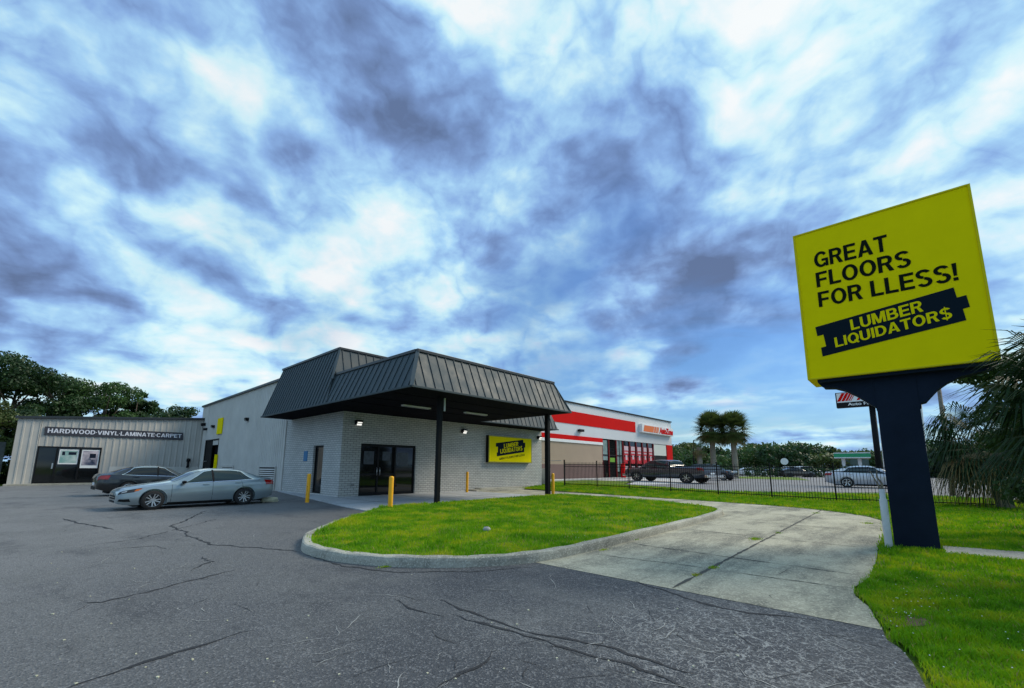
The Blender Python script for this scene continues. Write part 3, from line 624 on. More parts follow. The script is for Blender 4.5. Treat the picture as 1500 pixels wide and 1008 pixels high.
mb = MB(); mb.add([(86, -300, .19), (400, -300, .19), (400, 400, .19), (86, 400, .19)], [(0, 1, 2, 3)]); tag(mb.build('far_lots', MT['lot']), kind='structure')
mb = MB(); mb.add([(56, 8, .225), (73.8, 12, .225), (73.8, 22, .225), (60, 19, .225)], [(0, 1, 2, 3)]); tag(mb.build('far_grass', MT['turf']), kind='structure')

def blades(name, poly, dens, zf, hmin, hmax, width, label, bbox=None, jitter=.04, m='blade', flop=.7, maskf=None):
    P = np.array(poly); x0, y0 = P.min(0); x1, y1 = P.max(0)
    if bbox: x0, y0, x1, y1 = max(x0, bbox[0]), max(y0, bbox[1]), min(x1, bbox[2]), min(y1, bbox[3])
    n = int((x1-x0)*(y1-y0)*dens); x = rng.uniform(x0, x1, n); y = rng.uniform(y0, y1, n)
    k = inpoly(x, y, poly); x, y = x[k], y[k]
    if maskf is not None: k = maskf(x, y); x, y = x[k], y[k]
    x += rng.normal(0, jitter, len(x)); y += rng.normal(0, jitter, len(y)); n = len(x); z = zf(x, y)
    clump = .5+.5*np.sin(x*3.1+1.3*np.sin(y*2.3))*np.sin(y*2.7+1.1*np.sin(x*1.9))
    tuft = np.clip(np.sin(x*7.3+2*np.sin(y*4.1))*np.sin(y*6.1+2*np.sin(x*3.7))*1.6-.5, 0, 1); h = rng.uniform(hmin, hmax, n)*(.55+.55*clump+.6*tuft); a = rng.uniform(0, 2*np.pi, n); w = width*rng.uniform(.6, 1.3, n)
    la = rng.uniform(0, 2*np.pi, n); ll = h*rng.uniform(.1, flop, n)
    co = np.zeros((n, 5, 3)); ca, sa = np.cos(a), np.sin(a)
    co[:, 0] = np.c_[x-ca*w/2, y-sa*w/2, z-.01]; co[:, 1] = np.c_[x+ca*w/2, y+sa*w/2, z-.01]
    mx_, my_ = x+np.cos(la)*ll*.35, y+np.sin(la)*ll*.35
    co[:, 2] = np.c_[mx_+ca*w*.4, my_+sa*w*.4, z+h*.6]; co[:, 3] = np.c_[mx_-ca*w*.4, my_-sa*w*.4, z+h*.6]
    co[:, 4] = np.c_[x+np.cos(la)*ll, y+np.sin(la)*ll, z+h]
    b = np.arange(n)[:, None]*5; f = np.concatenate([b+0, b+1, b+2, b+0, b+2, b+3, b+3, b+2, b+4], 1).ravel()
    mi = np.repeat((rng.random(n) < .03+.10*np.clip(np.sin(x*2.1+1.7*np.sin(y*1.3+1))*np.sin(y*1.9+x*.7), 0, 1)**2).astype(int), 3)
    return tag(quick_mesh(name, co.reshape(-1, 3), f, 3, [MT[m], MT['blade_dry']], mi=mi), label, 'grass', kind='stuff')
isl_g = isl_poly+[(17.6, 12.75), (7.65, 12.75)]
blades('lawn_grass', isl_g, 1500, dome, .03, .075, .013, 'bright green rough mown grass filling the kerbed island', maskf=lambda x, y: x < 9)
blades('lawn_grass', isl_g, 600, dome, .03, .08, .022, 'bright green grass on the far half of the kerbed island towards the lane', maskf=lambda x, y: x >= 9)
def dirt(x, y): return ~(((x-5.75)/.30)**2+((y+.02-.05)/.20)**2 < rng.uniform(.3, 1.3, len(x))) | (rng.random(len(x)) < .22)
blades('verge_grass', verge, 5200, zverge, .025, .07, .008, 'lush weedy grass of the verge nearest the asphalt edge', bbox=(2.6, -2.6, 8.2, 1.0), jitter=.03, maskf=dirt, flop=1.1)
blades('verge_grass', verge, 1500, zverge, .03, .08, .014, 'green grass round the foot of the dark sign pylon', bbox=(8.2, -4.2, 14, 1.0), maskf=lambda x, y: ~((y < -.3) & (x > 10.72-.11*(y+.3)) & (x < 11.58-.13*(y+.3))))
blades('verge_grass', verge, 450, zverge, .04, .11, .028, 'green grass strip between the driveway edge and the black fence', bbox=(14, -8, 28, 24))
# weeds in the driveway joints
def weeds(spots):
    polys = []
    X = []; 
    for (px, py, r_, n) in spots:
        c = g(px, py); X.append(np.c_[rng.normal(c.x, r_, n), rng.normal(c.y, r_*.5, n)])
    X = np.concatenate(X); n = len(X); x, y = X[:, 0], X[:, 1]; h = rng.uniform(.01, .035, n); a = rng.uniform(0, 6.28, n); w = .008
    co = np.zeros((n, 3, 3)); co[:, 0] = np.c_[x-np.cos(a)*w, y-np.sin(a)*w, np.full(n, .005)]; co[:, 1] = np.c_[x+np.cos(a)*w, y+np.sin(a)*w, np.full(n, .005)]
    l = rng.uniform(0, 6.28, n); co[:, 2] = np.c_[x+np.cos(l)*.025, y+np.sin(l)*.025, h]
    return tag(quick_mesh('driveway_weeds', co.reshape(-1, 3), np.arange(n*3), 3, [MT['blade'], MT['blade_dry']], mi=(rng.random(n) < .3).astype(int)), 'small weeds sprouting from the joints of the concrete driveway', 'weeds', kind='stuff')
weeds([(1044, 832, .05, 160), (1020, 843, .04, 90), (1107, 790, .10, 260), (1140, 781, .06, 60), (1272, 767, .12, 160), (885, 806, .06, 60), (565, 831, .06, 90), (570, 824, .05, 80), (930, 791, .05, 70), (1195, 752, .1, 80)])
# tiny white flowers in the grass
mb = MB()
for k in range(150):
    if k % 2: continue
    if k < 60: p = g(random.gauss(1345, 35), random.gauss(882, 16), .07)
    elif k < 110: p = g(random.uniform(1290, 1500), random.uniform(830, 1000), .07)
    elif k < 130: p = g(random.gauss(848, 12), random.gauss(789, 4), .2)
    else: p = g(random.uniform(900, 1300), random.uniform(738, 745), .1)
    r_ = .0055
    mb.add([p+Vector((math.cos(t)*r_, math.sin(t)*r_, 0)) for t in np.linspace(0, 5.2, 6)]+[p+Vector((0, 0, .004))], [(i, (i+1) % 6, 6) for i in range(6)])
tag(mb.build('clover_flowers', MT['white']), 'tiny white clover flowers dotted through the grass', 'flowers', kind='stuff')
mb = MB(); c = g(1322, 905, .02); mb.add([c+Vector((math.cos(t)*.34*(1+.2*math.sin(3*t)), math.sin(t)*.17*(1+.2*math.cos(4*t)), 0)) for t in np.linspace(0, 6, 18)], [tuple(range(18))]); tag(mb.build('bare_dirt', MT['dirt']), kind='structure')

# ------------------------------------------------------------------ the brick store with the mansard canopy
FY, SX = 19.85, 9.75
shop = empty('brick_store', (9.75, 19.85, 0), label='grey painted brick shop with charcoal metal mansard roof and drive-under canopy', cat='shop')
ZT = 4.1
def wall_x(mb, x0, x1, y0, y1, z0, z1, holes, mi=0):   # wall in an XZ plane with openings
    xs = sorted({x0, x1, *[h[0] for h in holes], *[h[1] for h in holes]}); zs = sorted({z0, z1, *[h[2] for h in holes], *[h[3] for h in holes]})
    for a, b in zip(xs, xs[1:]):
        for c, d in zip(zs, zs[1:]):
            if any(h[0] <= a and b <= h[1] and h[2] <= c and d <= h[3] for h in holes): continue
            mb.add([(a, y0, c), (b, y0, c), (b, y0, d), (a, y0, d)], [(0, 1, 2, 3)], mi)
    for h in holes:
        mb.add([(h[0], y0, h[2]), (h[0], y1, h[2]), (h[0], y1, h[3]), (h[0], y0, h[3])], [(0, 1, 2, 3)], mi); mb.add([(h[1], y0, h[2]), (h[1], y1, h[2]), (h[1], y1, h[3]), (h[1], y0, h[3])], [(0, 1, 2, 3)], mi)
        mb.add([(h[0], y0, h[3]), (h[1], y0, h[3]), (h[1], y1, h[3]), (h[0], y1, h[3])], [(0, 1, 2, 3)], mi)
    mb.add([(x0, y1, z0), (x1, y1, z0), (x1, y1, z1), (x0, y1, z1)], [(0, 1, 2, 3)], mi)
def wall_y(mb, x0, x1, y0, y1, z0, z1, holes, mi=0):   # wall in a YZ plane (outer face x0), holes (y0,y1,z0,z1)
    m2 = MB(); wall_x(m2, y0, y1, x0, x1, z0, z1, holes); mb.add([(v[1], v[0], v[2]) for v in m2.v], m2.f, mi)
DH = (10.76, 14.0, .03, 2.57)
mb = MB(); wall_x(mb, SX, 25.0, FY, FY+.3, 0, 5.0, [DH]); mb.add([(25.0, FY, 0), (25.0, 27, 0), (25.0, 27, 5), (25.0, FY, 5)], [(0, 1, 2, 3)]); fw = mb.build('front_wall', MT['brick_x'], shop)
WH = (21.72, 22.88, .10, 2.49)
mb = MB(); wall_y(mb, SX, SX+.3, FY, 26.7, 0, 5.0, [WH]); mb.build('side_wall', MT['brick_y'], shop)
mb = MB(); mb.box(SX+.31, 24.9, 26.5, 26.7, 0, 5); mb.box(10.3, 24.5, 20.2, 26.4, 5.0, 5.15); mb.build('rear_wall', MT['siding'], shop)
# mansard: sloping seamed panels
def seamed(mb, A, B, C, D, pitch=.405, rib=.032, thick=.03):
    # A,B bottom edge; D,C top edge (A-D and B-C the ends); ribs run up the slope
    A, B, C, D = map(Vector, (A, B, C, D)); ub = (B-A).normalized(); up = (D-A)-(D-A).dot(ub)*ub; slope_len = up.length; up.normalize()
    n = ub.cross(up).normalized()
    if n.z < 0: n = -n
    mb.add([A, B, C, D, A-n*thick, B-n*thick, C-n*thick, D-n*thick], [(0, 1, 2, 3), (7, 6, 5, 4), (0, 4, 5, 1), (1, 5, 6, 2), (2, 6, 7, 3), (3, 7, 4, 0)])
    Lb = (B-A).length; k = pitch*.5
    xa, xb = (D-A).dot(ub), (C-A).dot(ub)
    while k < Lb:
        t0, t1 = 0.0, 1.0                      # clip the rib by the raked ends
        if xa > 0 and k < xa: t1 = min(t1, k/xa)
        if xb < Lb and k > xb: t1 = min(t1, (Lb-k)/(Lb-xb))
        if t1 > .05: mb.bar(A+ub*k+n*rib*.5, A+ub*k+up*slope_len*t1+n*rib*.5, rib*.9, rib, up=n)
        k += pitch
    return n
X0, X1, Y0 = 8.15, 17.35, 11.95; I, TZ = .6, 5.52
YM, YB, IU, TU = 18.3, 26.1, .9, 6.88
XR = 24.95
def side_x(z): return X0+(z-ZT)*IU/(TU-ZT)       # the long west slope
mb = MB()
seamed(mb, (X0, Y0, ZT), (X1, Y0, ZT), (X1-I, Y0+I, TZ), (X0+I, Y0+I, TZ)); mb.build('canopy_front_panel', MT['mansard'], shop)
mb = MB(); seamed(mb, (X0, YM+.55, ZT), (X0, Y0, ZT), (X0+I, Y0+I, TZ), (X0+I, YM+.75, TZ)); mb.build('canopy_side_panel', MT['mansard'], shop)
mb = MB(); seamed(mb, (X1, Y0, ZT), (X1, YM+.1, ZT), (X1-I, YM+.7, TZ), (X1-I, Y0+I, TZ)); mb.build('canopy_side_panel', MT['mansard'], shop)
mb = MB(); seamed(mb, (X0, YB, ZT), (X0, YM+.56, ZT), (X0+.46, YM+.72, ZT+1.42), (X0+IU, YM+IU, TU)) if False else None
# west slope of the main mansard: five cornered, its front end hidden behind the canopy slope
n = seamed(mb, (X0+.01, YB, ZT), (X0+.01, YM, ZT), (X0+IU, YM+IU, TU), (X0+IU, YB, TU), pitch=.33); mb.build('mansard_side_panel', MT['mansard'], shop)
mb = MB(); seamed(mb, (X0+.01, YM, ZT), (XR, YM, ZT), (XR-.3, YM+IU, TU), (X0+IU, YM+IU, TU))
# keep only what stands above the canopy roof on the left by starting the full slope right of it
mb = MB(); zc = 5.3; ic = (zc-ZT)*IU/(TU-ZT)
TR = 5.45; ir = (TR-ZT)*IU/(TU-ZT)
seamed(mb, (X0+ic+.01, YM+ic, zc), (X1+.5, YM+ic, zc), (X1+.5, YM+IU, TU), (X0+IU, YM+IU, TU)); mb.build('mansard_front_panel', MT['mansard'], shop)
mb = MB(); seamed(mb, (X1-.1, YM, ZT), (XR, YM, ZT), (XR-ir, YM+ir, TR), (X1-.1, YM+ir, TR)); mb.build('mansard_front_panel', MT['mansard'], shop)
mb = MB(); seamed(mb, (XR, YM, ZT), (XR, YB, ZT), (XR-ir, YB, TR), (XR-ir, YM+ir, TR)); mb.build('mansard_side_panel', MT['mansard'], shop)
# copings, hips, drip edges
mb = MB()
def edge(a, b, w=.13, h=.11): mb.bar(a, b, w, h)
edge((X0+I-.04, Y0+I, TZ+.03), (X1-I+.04, Y0+I, TZ+.03)); edge((X0+I, Y0+I+.065, TZ+.028), (X0+I, YM+.62, TZ+.028)); edge((X1-I, Y0+I+.065, TZ+.028), (X1-I, YM+.6, TZ+.028))
mb.build('canopy_coping', MT['coping'], shop, bevel=.012)
mb = MB(); edge((X0+IU-.05, YM+IU, TU+.03), (X1+.5, YM+IU, TU+.03)); edge((X0+IU, YM+IU+.065, TU+.028), (X0+IU, YB+.03, TU+.028)); edge((X1+.6, YM+ir, TR+.03), (XR-ir+.04, YM+ir, TR+.03)); edge((XR-ir, YM+ir+.065, TR+.028), (XR-ir, YB, TR+.028))
mb.build('mansard_coping', MT['coping'], shop, bevel=.012)
MT['hip'] = mat('hip_flashing', (.085, .10, .105), .55, spec=.35)
mb = MB(); mb.bar((X0-.012, Y0-.012, ZT+.01), (X0+I-.012, Y0+I-.012, TZ-.02), .13, .045, up=(-1, -1, .6)); mb.build('hip_cap', MT['hip'], shop)
mb = MB(); mb.bar((X1+.012, Y0-.012, ZT+.01), (X1-I+.012, Y0+I-.012, TZ-.02), .1, .045, up=(1, -1, .6)); mb.build('hip_cap', MT['hip'], shop)
mb = MB(); mb.bar((X0+ic, YM+ic-.01, zc), (X0+IU-.01, YM+IU-.012, TU-.02), .10, .045, up=(-1, -1, .6)); mb.build('hip_cap', MT['hip'], shop)
mb = MB()
for a, b in (((X0-.03, Y0-.02, ZT), (X1+.03, Y0-.02, ZT)), ((X0-.02, Y0, ZT-.002), (X0-.02, YB, ZT-.002)), ((X1+.02, Y0, ZT-.002), (X1+.02, YM, ZT-.002)), ((X1+.05, YM-.02, ZT+.002), (XR+.03, YM-.02, ZT+.002))): mb.bar(a, b, .06, .07)
mb.build('drip_edge', MT['mansard'], shop, bevel=.008)
# soffits (a deep dark box under the canopy, lighter board under the eaves)
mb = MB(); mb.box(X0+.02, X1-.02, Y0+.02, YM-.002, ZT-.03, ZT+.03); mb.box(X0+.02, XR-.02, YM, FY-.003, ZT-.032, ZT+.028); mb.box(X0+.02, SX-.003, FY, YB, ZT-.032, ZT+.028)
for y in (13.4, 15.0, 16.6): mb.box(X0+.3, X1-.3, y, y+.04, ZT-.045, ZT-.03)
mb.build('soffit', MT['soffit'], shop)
mb = MB(); mb.box(X0+I+.06, X1-I-.06, Y0+I+.06, YM+IU, TZ-.25, TZ-.15); mb.box(X0+IU+.06, X1+.5, YM+IU+.06, YB, TU-.3, TU-.2); mb.box(X1+.5, XR-ir-.06, YM+ir+.06, YB, TR-.25, TR-.15)
mb.add([(X1+.5, YM+IU, TR-.2), (X1+.5, YB, TR-.2), (X1+.5, YB, TU), (X1+.5, YM+IU, TU)], [(0, 1, 2, 3)]); mb.add([(X0+IU, YB, ZT), (X1+.5, YB, ZT), (X1+.5, YB, TU), (X0+IU, YB, TU)], [(0, 1, 2, 3)])
mb.add([(X0, YB, ZT), (X0+IU, YB, ZT), (X0+IU, YB, TU)], [(0, 1, 2)])
mb.build('flat_roof', MT['coping'], shop)
for (x, y, w) in ((10.11, 12.92, .16), (17.03, 13.15, .20)):
    mb = MB(); mb.box(x-w/2, x+w/2, y-w/2, y+w/2, .03, ZT-.03); mb.box(x-w/2-.05, x+w/2+.05, y-w/2-.05, y+w/2+.05, .031, .05)
    mb.build('column', MT['black'], shop, bevel=.008)
mb = MB(); mb.tube([(10.36, 12.95, 4.05), (10.36, 12.95, 3.55)], .035, 10); mb.build('downpipe', MT['white'], shop)
# entrance doors
dr = MB(); x0, x1, z0, z1 = DH[0], DH[1], DH[2], DH[3]; yb = FY+.14
for a in (x0, x0+.98, x0+1.98, x1-.09): dr.box(a, a+.09, yb-.05, yb+.05, z0, z1)
dr.box(x0+.0901, x1-.0901, yb-.047, yb+.047, z1-.13, z1); dr.box(x0+.0901, x1-.0901, yb-.047, yb+.047, z0, z0+.14)
for a in (x0+.09, x0+1.07): dr.box(a+.001, a+.9, yb-.044, yb+.044, 1.02, 1.10)
drd = dr.build('entrance_door', MT['black_frame'], shop, bevel=.004)
mb = MB(); mb.box(x0+.08, x1-.08, yb-.006, yb+.006, z0+.1, z1-.1); mb.build('glass', MT['glass'], drd)
mb = MB()
for a in (x0+.95, x0+1.12): mb.tube([(a, yb-.06, 1.0), (a, yb-.11, 1.02), (a, yb-.11, 1.38), (a, yb-.06, 1.40)], .016, 8)
mb.build('handle', MT['steel'], drd, smooth=True)
for a, b, c in ((1.28, 1.72, 1.75), (.25, .8, 1.55), (2.15, 2.85, 1.5)):
    mb = MB(); mb.box(x0+a, x0+b, yb-.012, yb-.008, c, 2.2); mb.build('poster', MT['door_int'], drd)
sw = MB(); sw.box(SX+.1, SX+.18, WH[0], WH[0]+.09, WH[2], WH[3]); sw.box(SX+.1, SX+.18, WH[1]-.09, WH[1], WH[2], WH[3]); sw.box(SX+.103, SX+.177, WH[0]+.09, WH[1]-.09, WH[3]-.09, WH[3]); sw.box(SX+.103, SX+.177, WH[0]+.09, WH[1]-.09, WH[2], WH[2]+.09); swo = sw.build('side_window', MT['black_frame'], shop)
mb = MB(); mb.box(SX+.135, SX+.145, WH[0]+.05, WH[1]-.05, WH[2]+.05, WH[3]-.05); mb.build('glass', MT['glass'], swo)
mb = MB(); mb.tube([(10.39, 19.84, .55), (10.39, 19.70, .53), (10.39, 19.66, .47)], .025, 8); mb.lathe([(.0, -.02), (.06, -.015), (.06, .015), (.0, .02)], (10.39, 19.8, .6), n=14); tag(mb.build('wall_spigot', MT['steel'], smooth=True), 'small metal hose spigot low on the brick between corner and entrance', 'spigot')

def flood(name, p, nrm, label, lit=True):
    t = empty(name, p, label=label, cat='wall light', group='wall lights on the buildings'); n = Vector(nrm); s = Vector((-n.y, n.x, 0)); P = Vector(p)
    mb = MB(); pts = [P+s*a+Vector((0, 0, b)) for a, b in ((-.16, -.10), (.16, -.10), (.16, .12), (-.16, .12))]; mb.slab(pts, n*.13); top = [P+n*.13+s*a+Vector((0, 0, b)) for a, b in ((-.16, -.06), (.16, -.06), (.16, .12), (-.16, .12))]; mb.slab(top, n*.10); mb.build('housing', MT['trim'], t, bevel=.015)
    q = P+n*.17; mb = MB(); c = [q+s*a+n*b+Vector((0, 0, z)) for a, b, z in ((-.12, -.02, -.125), (.12, -.02, -.125), (.12, .072, .02), (-.12, .072, .02))]; mb.slab(c, (n-Vector((0, 0, 1)))*.012); mb.build('lens', MT['lamp_on'] if lit else MT['lamp_clear'], t)
    return t
flood('wall_light', (10.5, FY-.002, 3.56), (0, -1, 0), 'lit wall light on the brick above and left of the entrance doors')
flood('wall_light', (17.35, FY-.002, 3.58), (0, -1, 0), 'lit wall light between the entrance doors and the yellow wall sign')
flood('wall_light', (24.62, FY-.002, 3.58), (0, -1, 0), 'lit wall light at the far right end of the brick front, past the yellow sign')
flood('wall_light', (SX-.002, 33.8, 4.62), (-1, 0, 0), 'unlit wall light on the ribbed grey side wall right of the yellow panel', False)
flood('wall_light', (SX-.002, 42.3, 4.62), (-1, 0, 0), 'unlit wall light above the dark side door on the grey wall', False)
for lab, x, y in (('pale strip light on the dark canopy ceiling left of the near column', 11.0, 15.7), ('pale strip light on the dark canopy ceiling between the two columns', 14.35, 15.5)):
    t = empty('strip_light', (x, y, 4.05), label=lab, cat='ceiling light', group='strip lights under the canopy'); mb = MB(); mb.box(x-.72, x+.72, y-.09, y+.09, 4.0, 4.055); mb.build('fixture', MT['white'], t, bevel=.006); mb = MB(); mb.box(x-.68, x+.68, y-.07, y+.07, 3.985, 3.999); mb.build('diffuser', MT['tube'], t)

# ------------------------------------------------------------------ yellow wall sign
ws = empty('wall_sign', (21.2, 19.6, 2.6), label='yellow lightbox sign with a tilted dark logo on the grey brick wall', cat='sign')
mb = MB(); mb.box(19.3, 23.55, 19.6, FY-.003, 1.74, 3.45); mb.build('cabinet', MT['trim'], ws, bevel=.01)
mb = MB(); mb.box(19.36, 23.49, 19.586, 19.5995, 1.80, 3.39); mb.build('face', MT['sign_yellow'], ws)
mb = MB(); 
for a in ((19.3, 23.55, 3.39, 3.45), (19.3, 23.55, 1.74, 1.80)): mb.box(a[0], a[1], 19.575, 19.5998, a[2], a[3])
for a in ((19.3, 19.36), (23.49, 23.55)): mb.box(a[0], a[1], 19.574, 19.5997, 1.80, 3.39)
mb.build('frame', mat('sign_frame_olive', (.35, .31, .01), .5), ws)
P = lambda x, z, y=19.585: (x, y, z)
mb = MB(); mb.slab([P(*q) for q in ((19.94, 2.98), (22.62, 3.32), (22.66, 3.12), (22.84, 3.13), (22.84, 2.80), (22.73, 2.78), (22.73, 2.48), (20.05, 2.13), (20.03, 2.37), (20.13, 2.39), (20.13, 2.75), (19.94, 2.74))], (0, -.006, 0)); mb.build('logo_board', MT['sign_navy'], ws)
text2('lettering', 'LUMBER', P(20.70, 2.68, 19.578), P(20.68, 2.96, 19.578), P(22.12, 2.88, 19.578), MT['sign_yellow'], ws, thick=.004)
text2('lettering', 'LIQUIDATOR$', P(20.36, 2.32, 19.578), P(20.34, 2.60, 19.578), P(22.55, 2.60, 19.578), MT['sign_yellow'], ws, thick=.004)
text2('lettering', 'GREAT FLOORS FOR LLESS!', P(20.27, 1.90, 19.584), P(20.26, 2.03, 19.584), P(22.77, 2.23, 19.584), MT['sign_ink'], ws, thick=.004)

# ------------------------------------------------------------------ bollards, stone, block
def bollard(x, y, z, label, rusty=False, r_=.075, h=1.14, lean=0):
    t = empty('bollard', (x, y, z), label=label, cat='bollard', group='yellow bollards by the entrance')
    mb = MB(); mb.lathe([(r_, 0), (r_, h-.05), (r_*.93, h-.02), (r_*.6, h), (0.001, h+.006)], n=20)
    o = mb.build('post', MT['yellow_paint'], t, smooth=True, world=False)
    if rusty:
        for (az, zz, ww, hh) in ((3.9, .62, .22, .05), (3.75, .55, .16, .07), (3.95, .48, .14, .08), (3.7, .74, .08, .03)):
            pts = [(math.cos(az+a*ww)*(r_+.002), math.sin(az+a*ww)*(r_+.002), zz+b*hh) for a, b in ((-.5, -.4), (.3, -.6), (.6, .2), (.1, .6), (-.5, .4))]; mb = MB(); mb.add(pts, [(0, 1, 2, 3, 4)]); mb.build('rust_patch', MT['rust'], t, world=False)
    t.rotation_euler = (lean, 0, 0); return t
bollard(7.62, 18.1, 0, 'rust-scraped yellow bollard in front of the narrow side window', True)
bollard(7.78, 12.3, 0, 'nearest yellow bollard, at the corner of the grass island before the entrance')
bollard(16.71, 18.66, .03, 'yellow bollard standing against the brick wall below and left of the yellow sign')
bollard(17.28, 13.02, .02, 'yellow bollard touching the right-hand black canopy column')
mb = MB(); c = g(713, 777, .16)
mb.lathe([(.07, -.03), (.085, .02), (.075, .05), (.045, .07), (.001, .078)], (c.x, c.y, c.z), n=12); o = mb.build('white_stone', MT['rock'], smooth=True)
for v in o.data.vertices: v.co += Vector((random.uniform(-.012, .012), random.uniform(-.012, .012), random.uniform(-.008, .008)))
o.data.materials[0] = mat('grey_stone', (.30, .31, .29), .8, var=.3, vscale=18); tag(o, 'small pale round stone lying in the grass of the island', 'stone')
mb = MB(); mb.box(6.35, 6.9, 19.2, 19.6, 0, .17); o = mb.build('broken_block', MT['rock'], bevel=.04)
for v in o.data.vertices: v.co += Vector((random.uniform(-.05, .05), random.uniform(-.04, .04), random.uniform(-.03, .03)))
tag(o, 'pale yellowish broken kerb block behind the rear bumper of the silver sedan', 'block')

# ------------------------------------------------------------------ long metal warehouse: side wall and annex
wh = empty('metal_warehouse', (SX, 36, 0), label='long grey ribbed metal warehouse with a lower annex closing the parking lot', cat='warehouse')
def ribbed(mb, a, b, z0, zf, pitch, depth, out, holes=(), top_frac=.35):
    # trapezoid-ribbed sheet from a to b (xy); zf(t) the top height; out = outward normal; holes (s0,s1,z0,z1)
    a = Vector((*a, 0)); b = Vector((*b, 0)); L_ = (b-a).length; d = (b-a)/L_; o_ = Vector((*out, 0))
    st = []; s = 0
    while s < L_:
        for f, h in ((0, 0), (.62, 0), (.72, 1), (.9, 1)):
            if s+f*pitch < L_: st.append((s+f*pitch, h*depth))
        s += pitch
    st.append((L_, 0))
    for hh in holes:
        for e in hh[:2]: st.append((e, 0))
    st = sorted(set(st))
    for (s0, h0), (s1, h1) in zip(st, st[1:]):
        if s1-s0 < 1e-4: continue
        mid = (s0+s1)/2; segs = [(z0, None)]
        for hh in holes:
            if hh[0] <= mid <= hh[1]:
                segs = [(z0, hh[2]), (hh[3], None)] if hh[2] > z0 else [(hh[3], None)]
        for (lo, hi) in segs:
            p0 = a+d*s0+o_*h0; p1 = a+d*s1+o_*h1
            mb.add([(p0.x, p0.y, lo), (p1.x, p1.y, lo), (p1.x, p1.y, hi if hi is not None else zf(s1/L_)), (p0.x, p0.y, hi if hi is not None else zf(s0/L_))], [(0, 1, 2, 3)])
mb = MB(); SD = (40.5, 44.35, .05, 3.5); L1 = (27.8, 30.6, .10, 1.42); L2 = (35.9, 38.75, .10, 1.45)
hl = [(h[0]-26.7, h[1]-26.7, h[2], h[3]) for h in (SD,)]
ribbed(mb, (SX+.02, 26.7), (SX+.02, 46.6), 0, lambda t: 6.72-.06*t, .305, .035, (-1, 0), hl); mb.build('side_wall', MT['siding'], wh)
mb = MB(); mb.bar((SX-.02, 26.7, 6.74), (SX-.02, 46.7, 6.68), .22, .14); mb.bar((SX-.02, 46.65, 6.67), (30, 46.65, 6.67), .2, .14); mb.build('roof_edge', MT['coping'], wh, bevel=.01)
mb = MB(); mb.add([(SX, 26.6, 6.70), (SX, 46.6, 6.65), (34, 46.6, 6.65), (34, 26.6, 6.70)], [(0, 1, 2, 3)]); mb.add([(SX+.3, 26.6, 0), (34, 26.6, 0), (34, 26.6, 6.7), (SX+.3, 26.6, 6.7)], [(0, 1, 2, 3)]); mb.add([(34, 26.6, 0), (34, 46.6, 0), (34, 46.6, 6.65), (34, 26.6, 6.7)], [(0, 1, 2, 3)]); mb.add([(SX, 46.6, 0), (34, 46.6, 0), (34, 46.6, 6.65), (SX, 46.6, 6.65)], [(0, 1, 2, 3)]); mb.build('roof', MT['siding'], wh)
mb = MB(); mb.box(SX-.05, SX+.02, 26.72, 26.86, 0, 4.05); mb.build('corner_trim', MT['siding'], wh)
# side door, half open dark doorway with yellow grab rail
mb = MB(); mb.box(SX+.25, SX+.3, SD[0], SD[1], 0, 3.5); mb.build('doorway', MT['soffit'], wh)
mb = MB(); mb.box(SX-.03, SX+.2, SD[0]-.08, SD[0], 0, 3.58); mb.box(SX-.03, SX+.2, SD[1], SD[1]+.08, 0, 3.58); mb.box(SX-.028, SX+.2, SD[0], SD[1], 3.5, 3.578); do = mb.build('side_door', MT['black_frame'], wh)
mb = MB(); mb.box(SX+.02, SX+.08, SD[0]+1.9, SD[1], .1, 3.49); mb.build('door_leaf', MT['trim'], do)
mb = MB(); mb.box(SX+.05, SX+.1, SD[0], SD[0]+2.3, 3.1, 3.48); mb.build('transom', MT['siding'], do)
mb = MB(); mb.box(SX-.06, SX+.01, SD[1]-.9, SD[1]-.3, 1.75, 1.83); mb.build('handle', MT['steel'], do)
for L_ in (L1, L2):
    mb = MB(); mb.box(SX-.07, SX-.02, L_[0], L_[0]+.07, L_[2], L_[3]); mb.box(SX-.07, SX-.02, L_[1]-.07, L_[1], L_[2], L_[3]); mb.box(SX-.069, SX-.021, L_[0]+.07, L_[1]-.07, L_[2], L_[2]+.06); mb.box(SX-.069, SX-.021, L_[0]+.07, L_[1]-.07, L_[3]-.06, L_[3])
    k = L_[2]+.10
    while k < L_[3]-.1:
        mb.add([(SX-.075, L_[0]+.07, k), (SX-.075, L_[1]-.07, k), (SX-.03, L_[1]-.07, k+.07), (SX-.03, L_[0]+.07, k+.07)], [(0, 1, 2, 3)]); k += .125
    lo = mb.build('louvre_vent', MT['siding'], wh); mb = MB(); mb.box(SX-.028, SX-.020, L_[0]+.02, L_[1]-.02, L_[2]+.02, L_[3]-.02); mb.build('dark_opening', MT['liner'], lo)
mb = MB(); mb.box(SX-.10, SX-.03, 39.75, 41.1, 3.92, 5.2); tag(mb.build('yellow_panel', MT['sign_yellow'], bevel=.01), 'plain yellow rectangular panel sign high on the grey metal side wall', 'sign')
mb = MB(); mb.box(SX-.2, SX-.02, 40.25, 40.42, 1.0, 2.3); tag(mb.build('door_pull_bar', MT['sign_yellow'], bevel=.01), 'narrow yellow upright guard beside the dark side doorway', 'guard')
mb = MB(); mb.box(SX-.02, SX-.001, 23.55, 24.02, 1.70, 2.24); hc = mb.build('blue_wall_sign', MT['blue_sign']); tag(hc, 'small blue parking sign on the side brick wall left of the narrow window', 'sign')
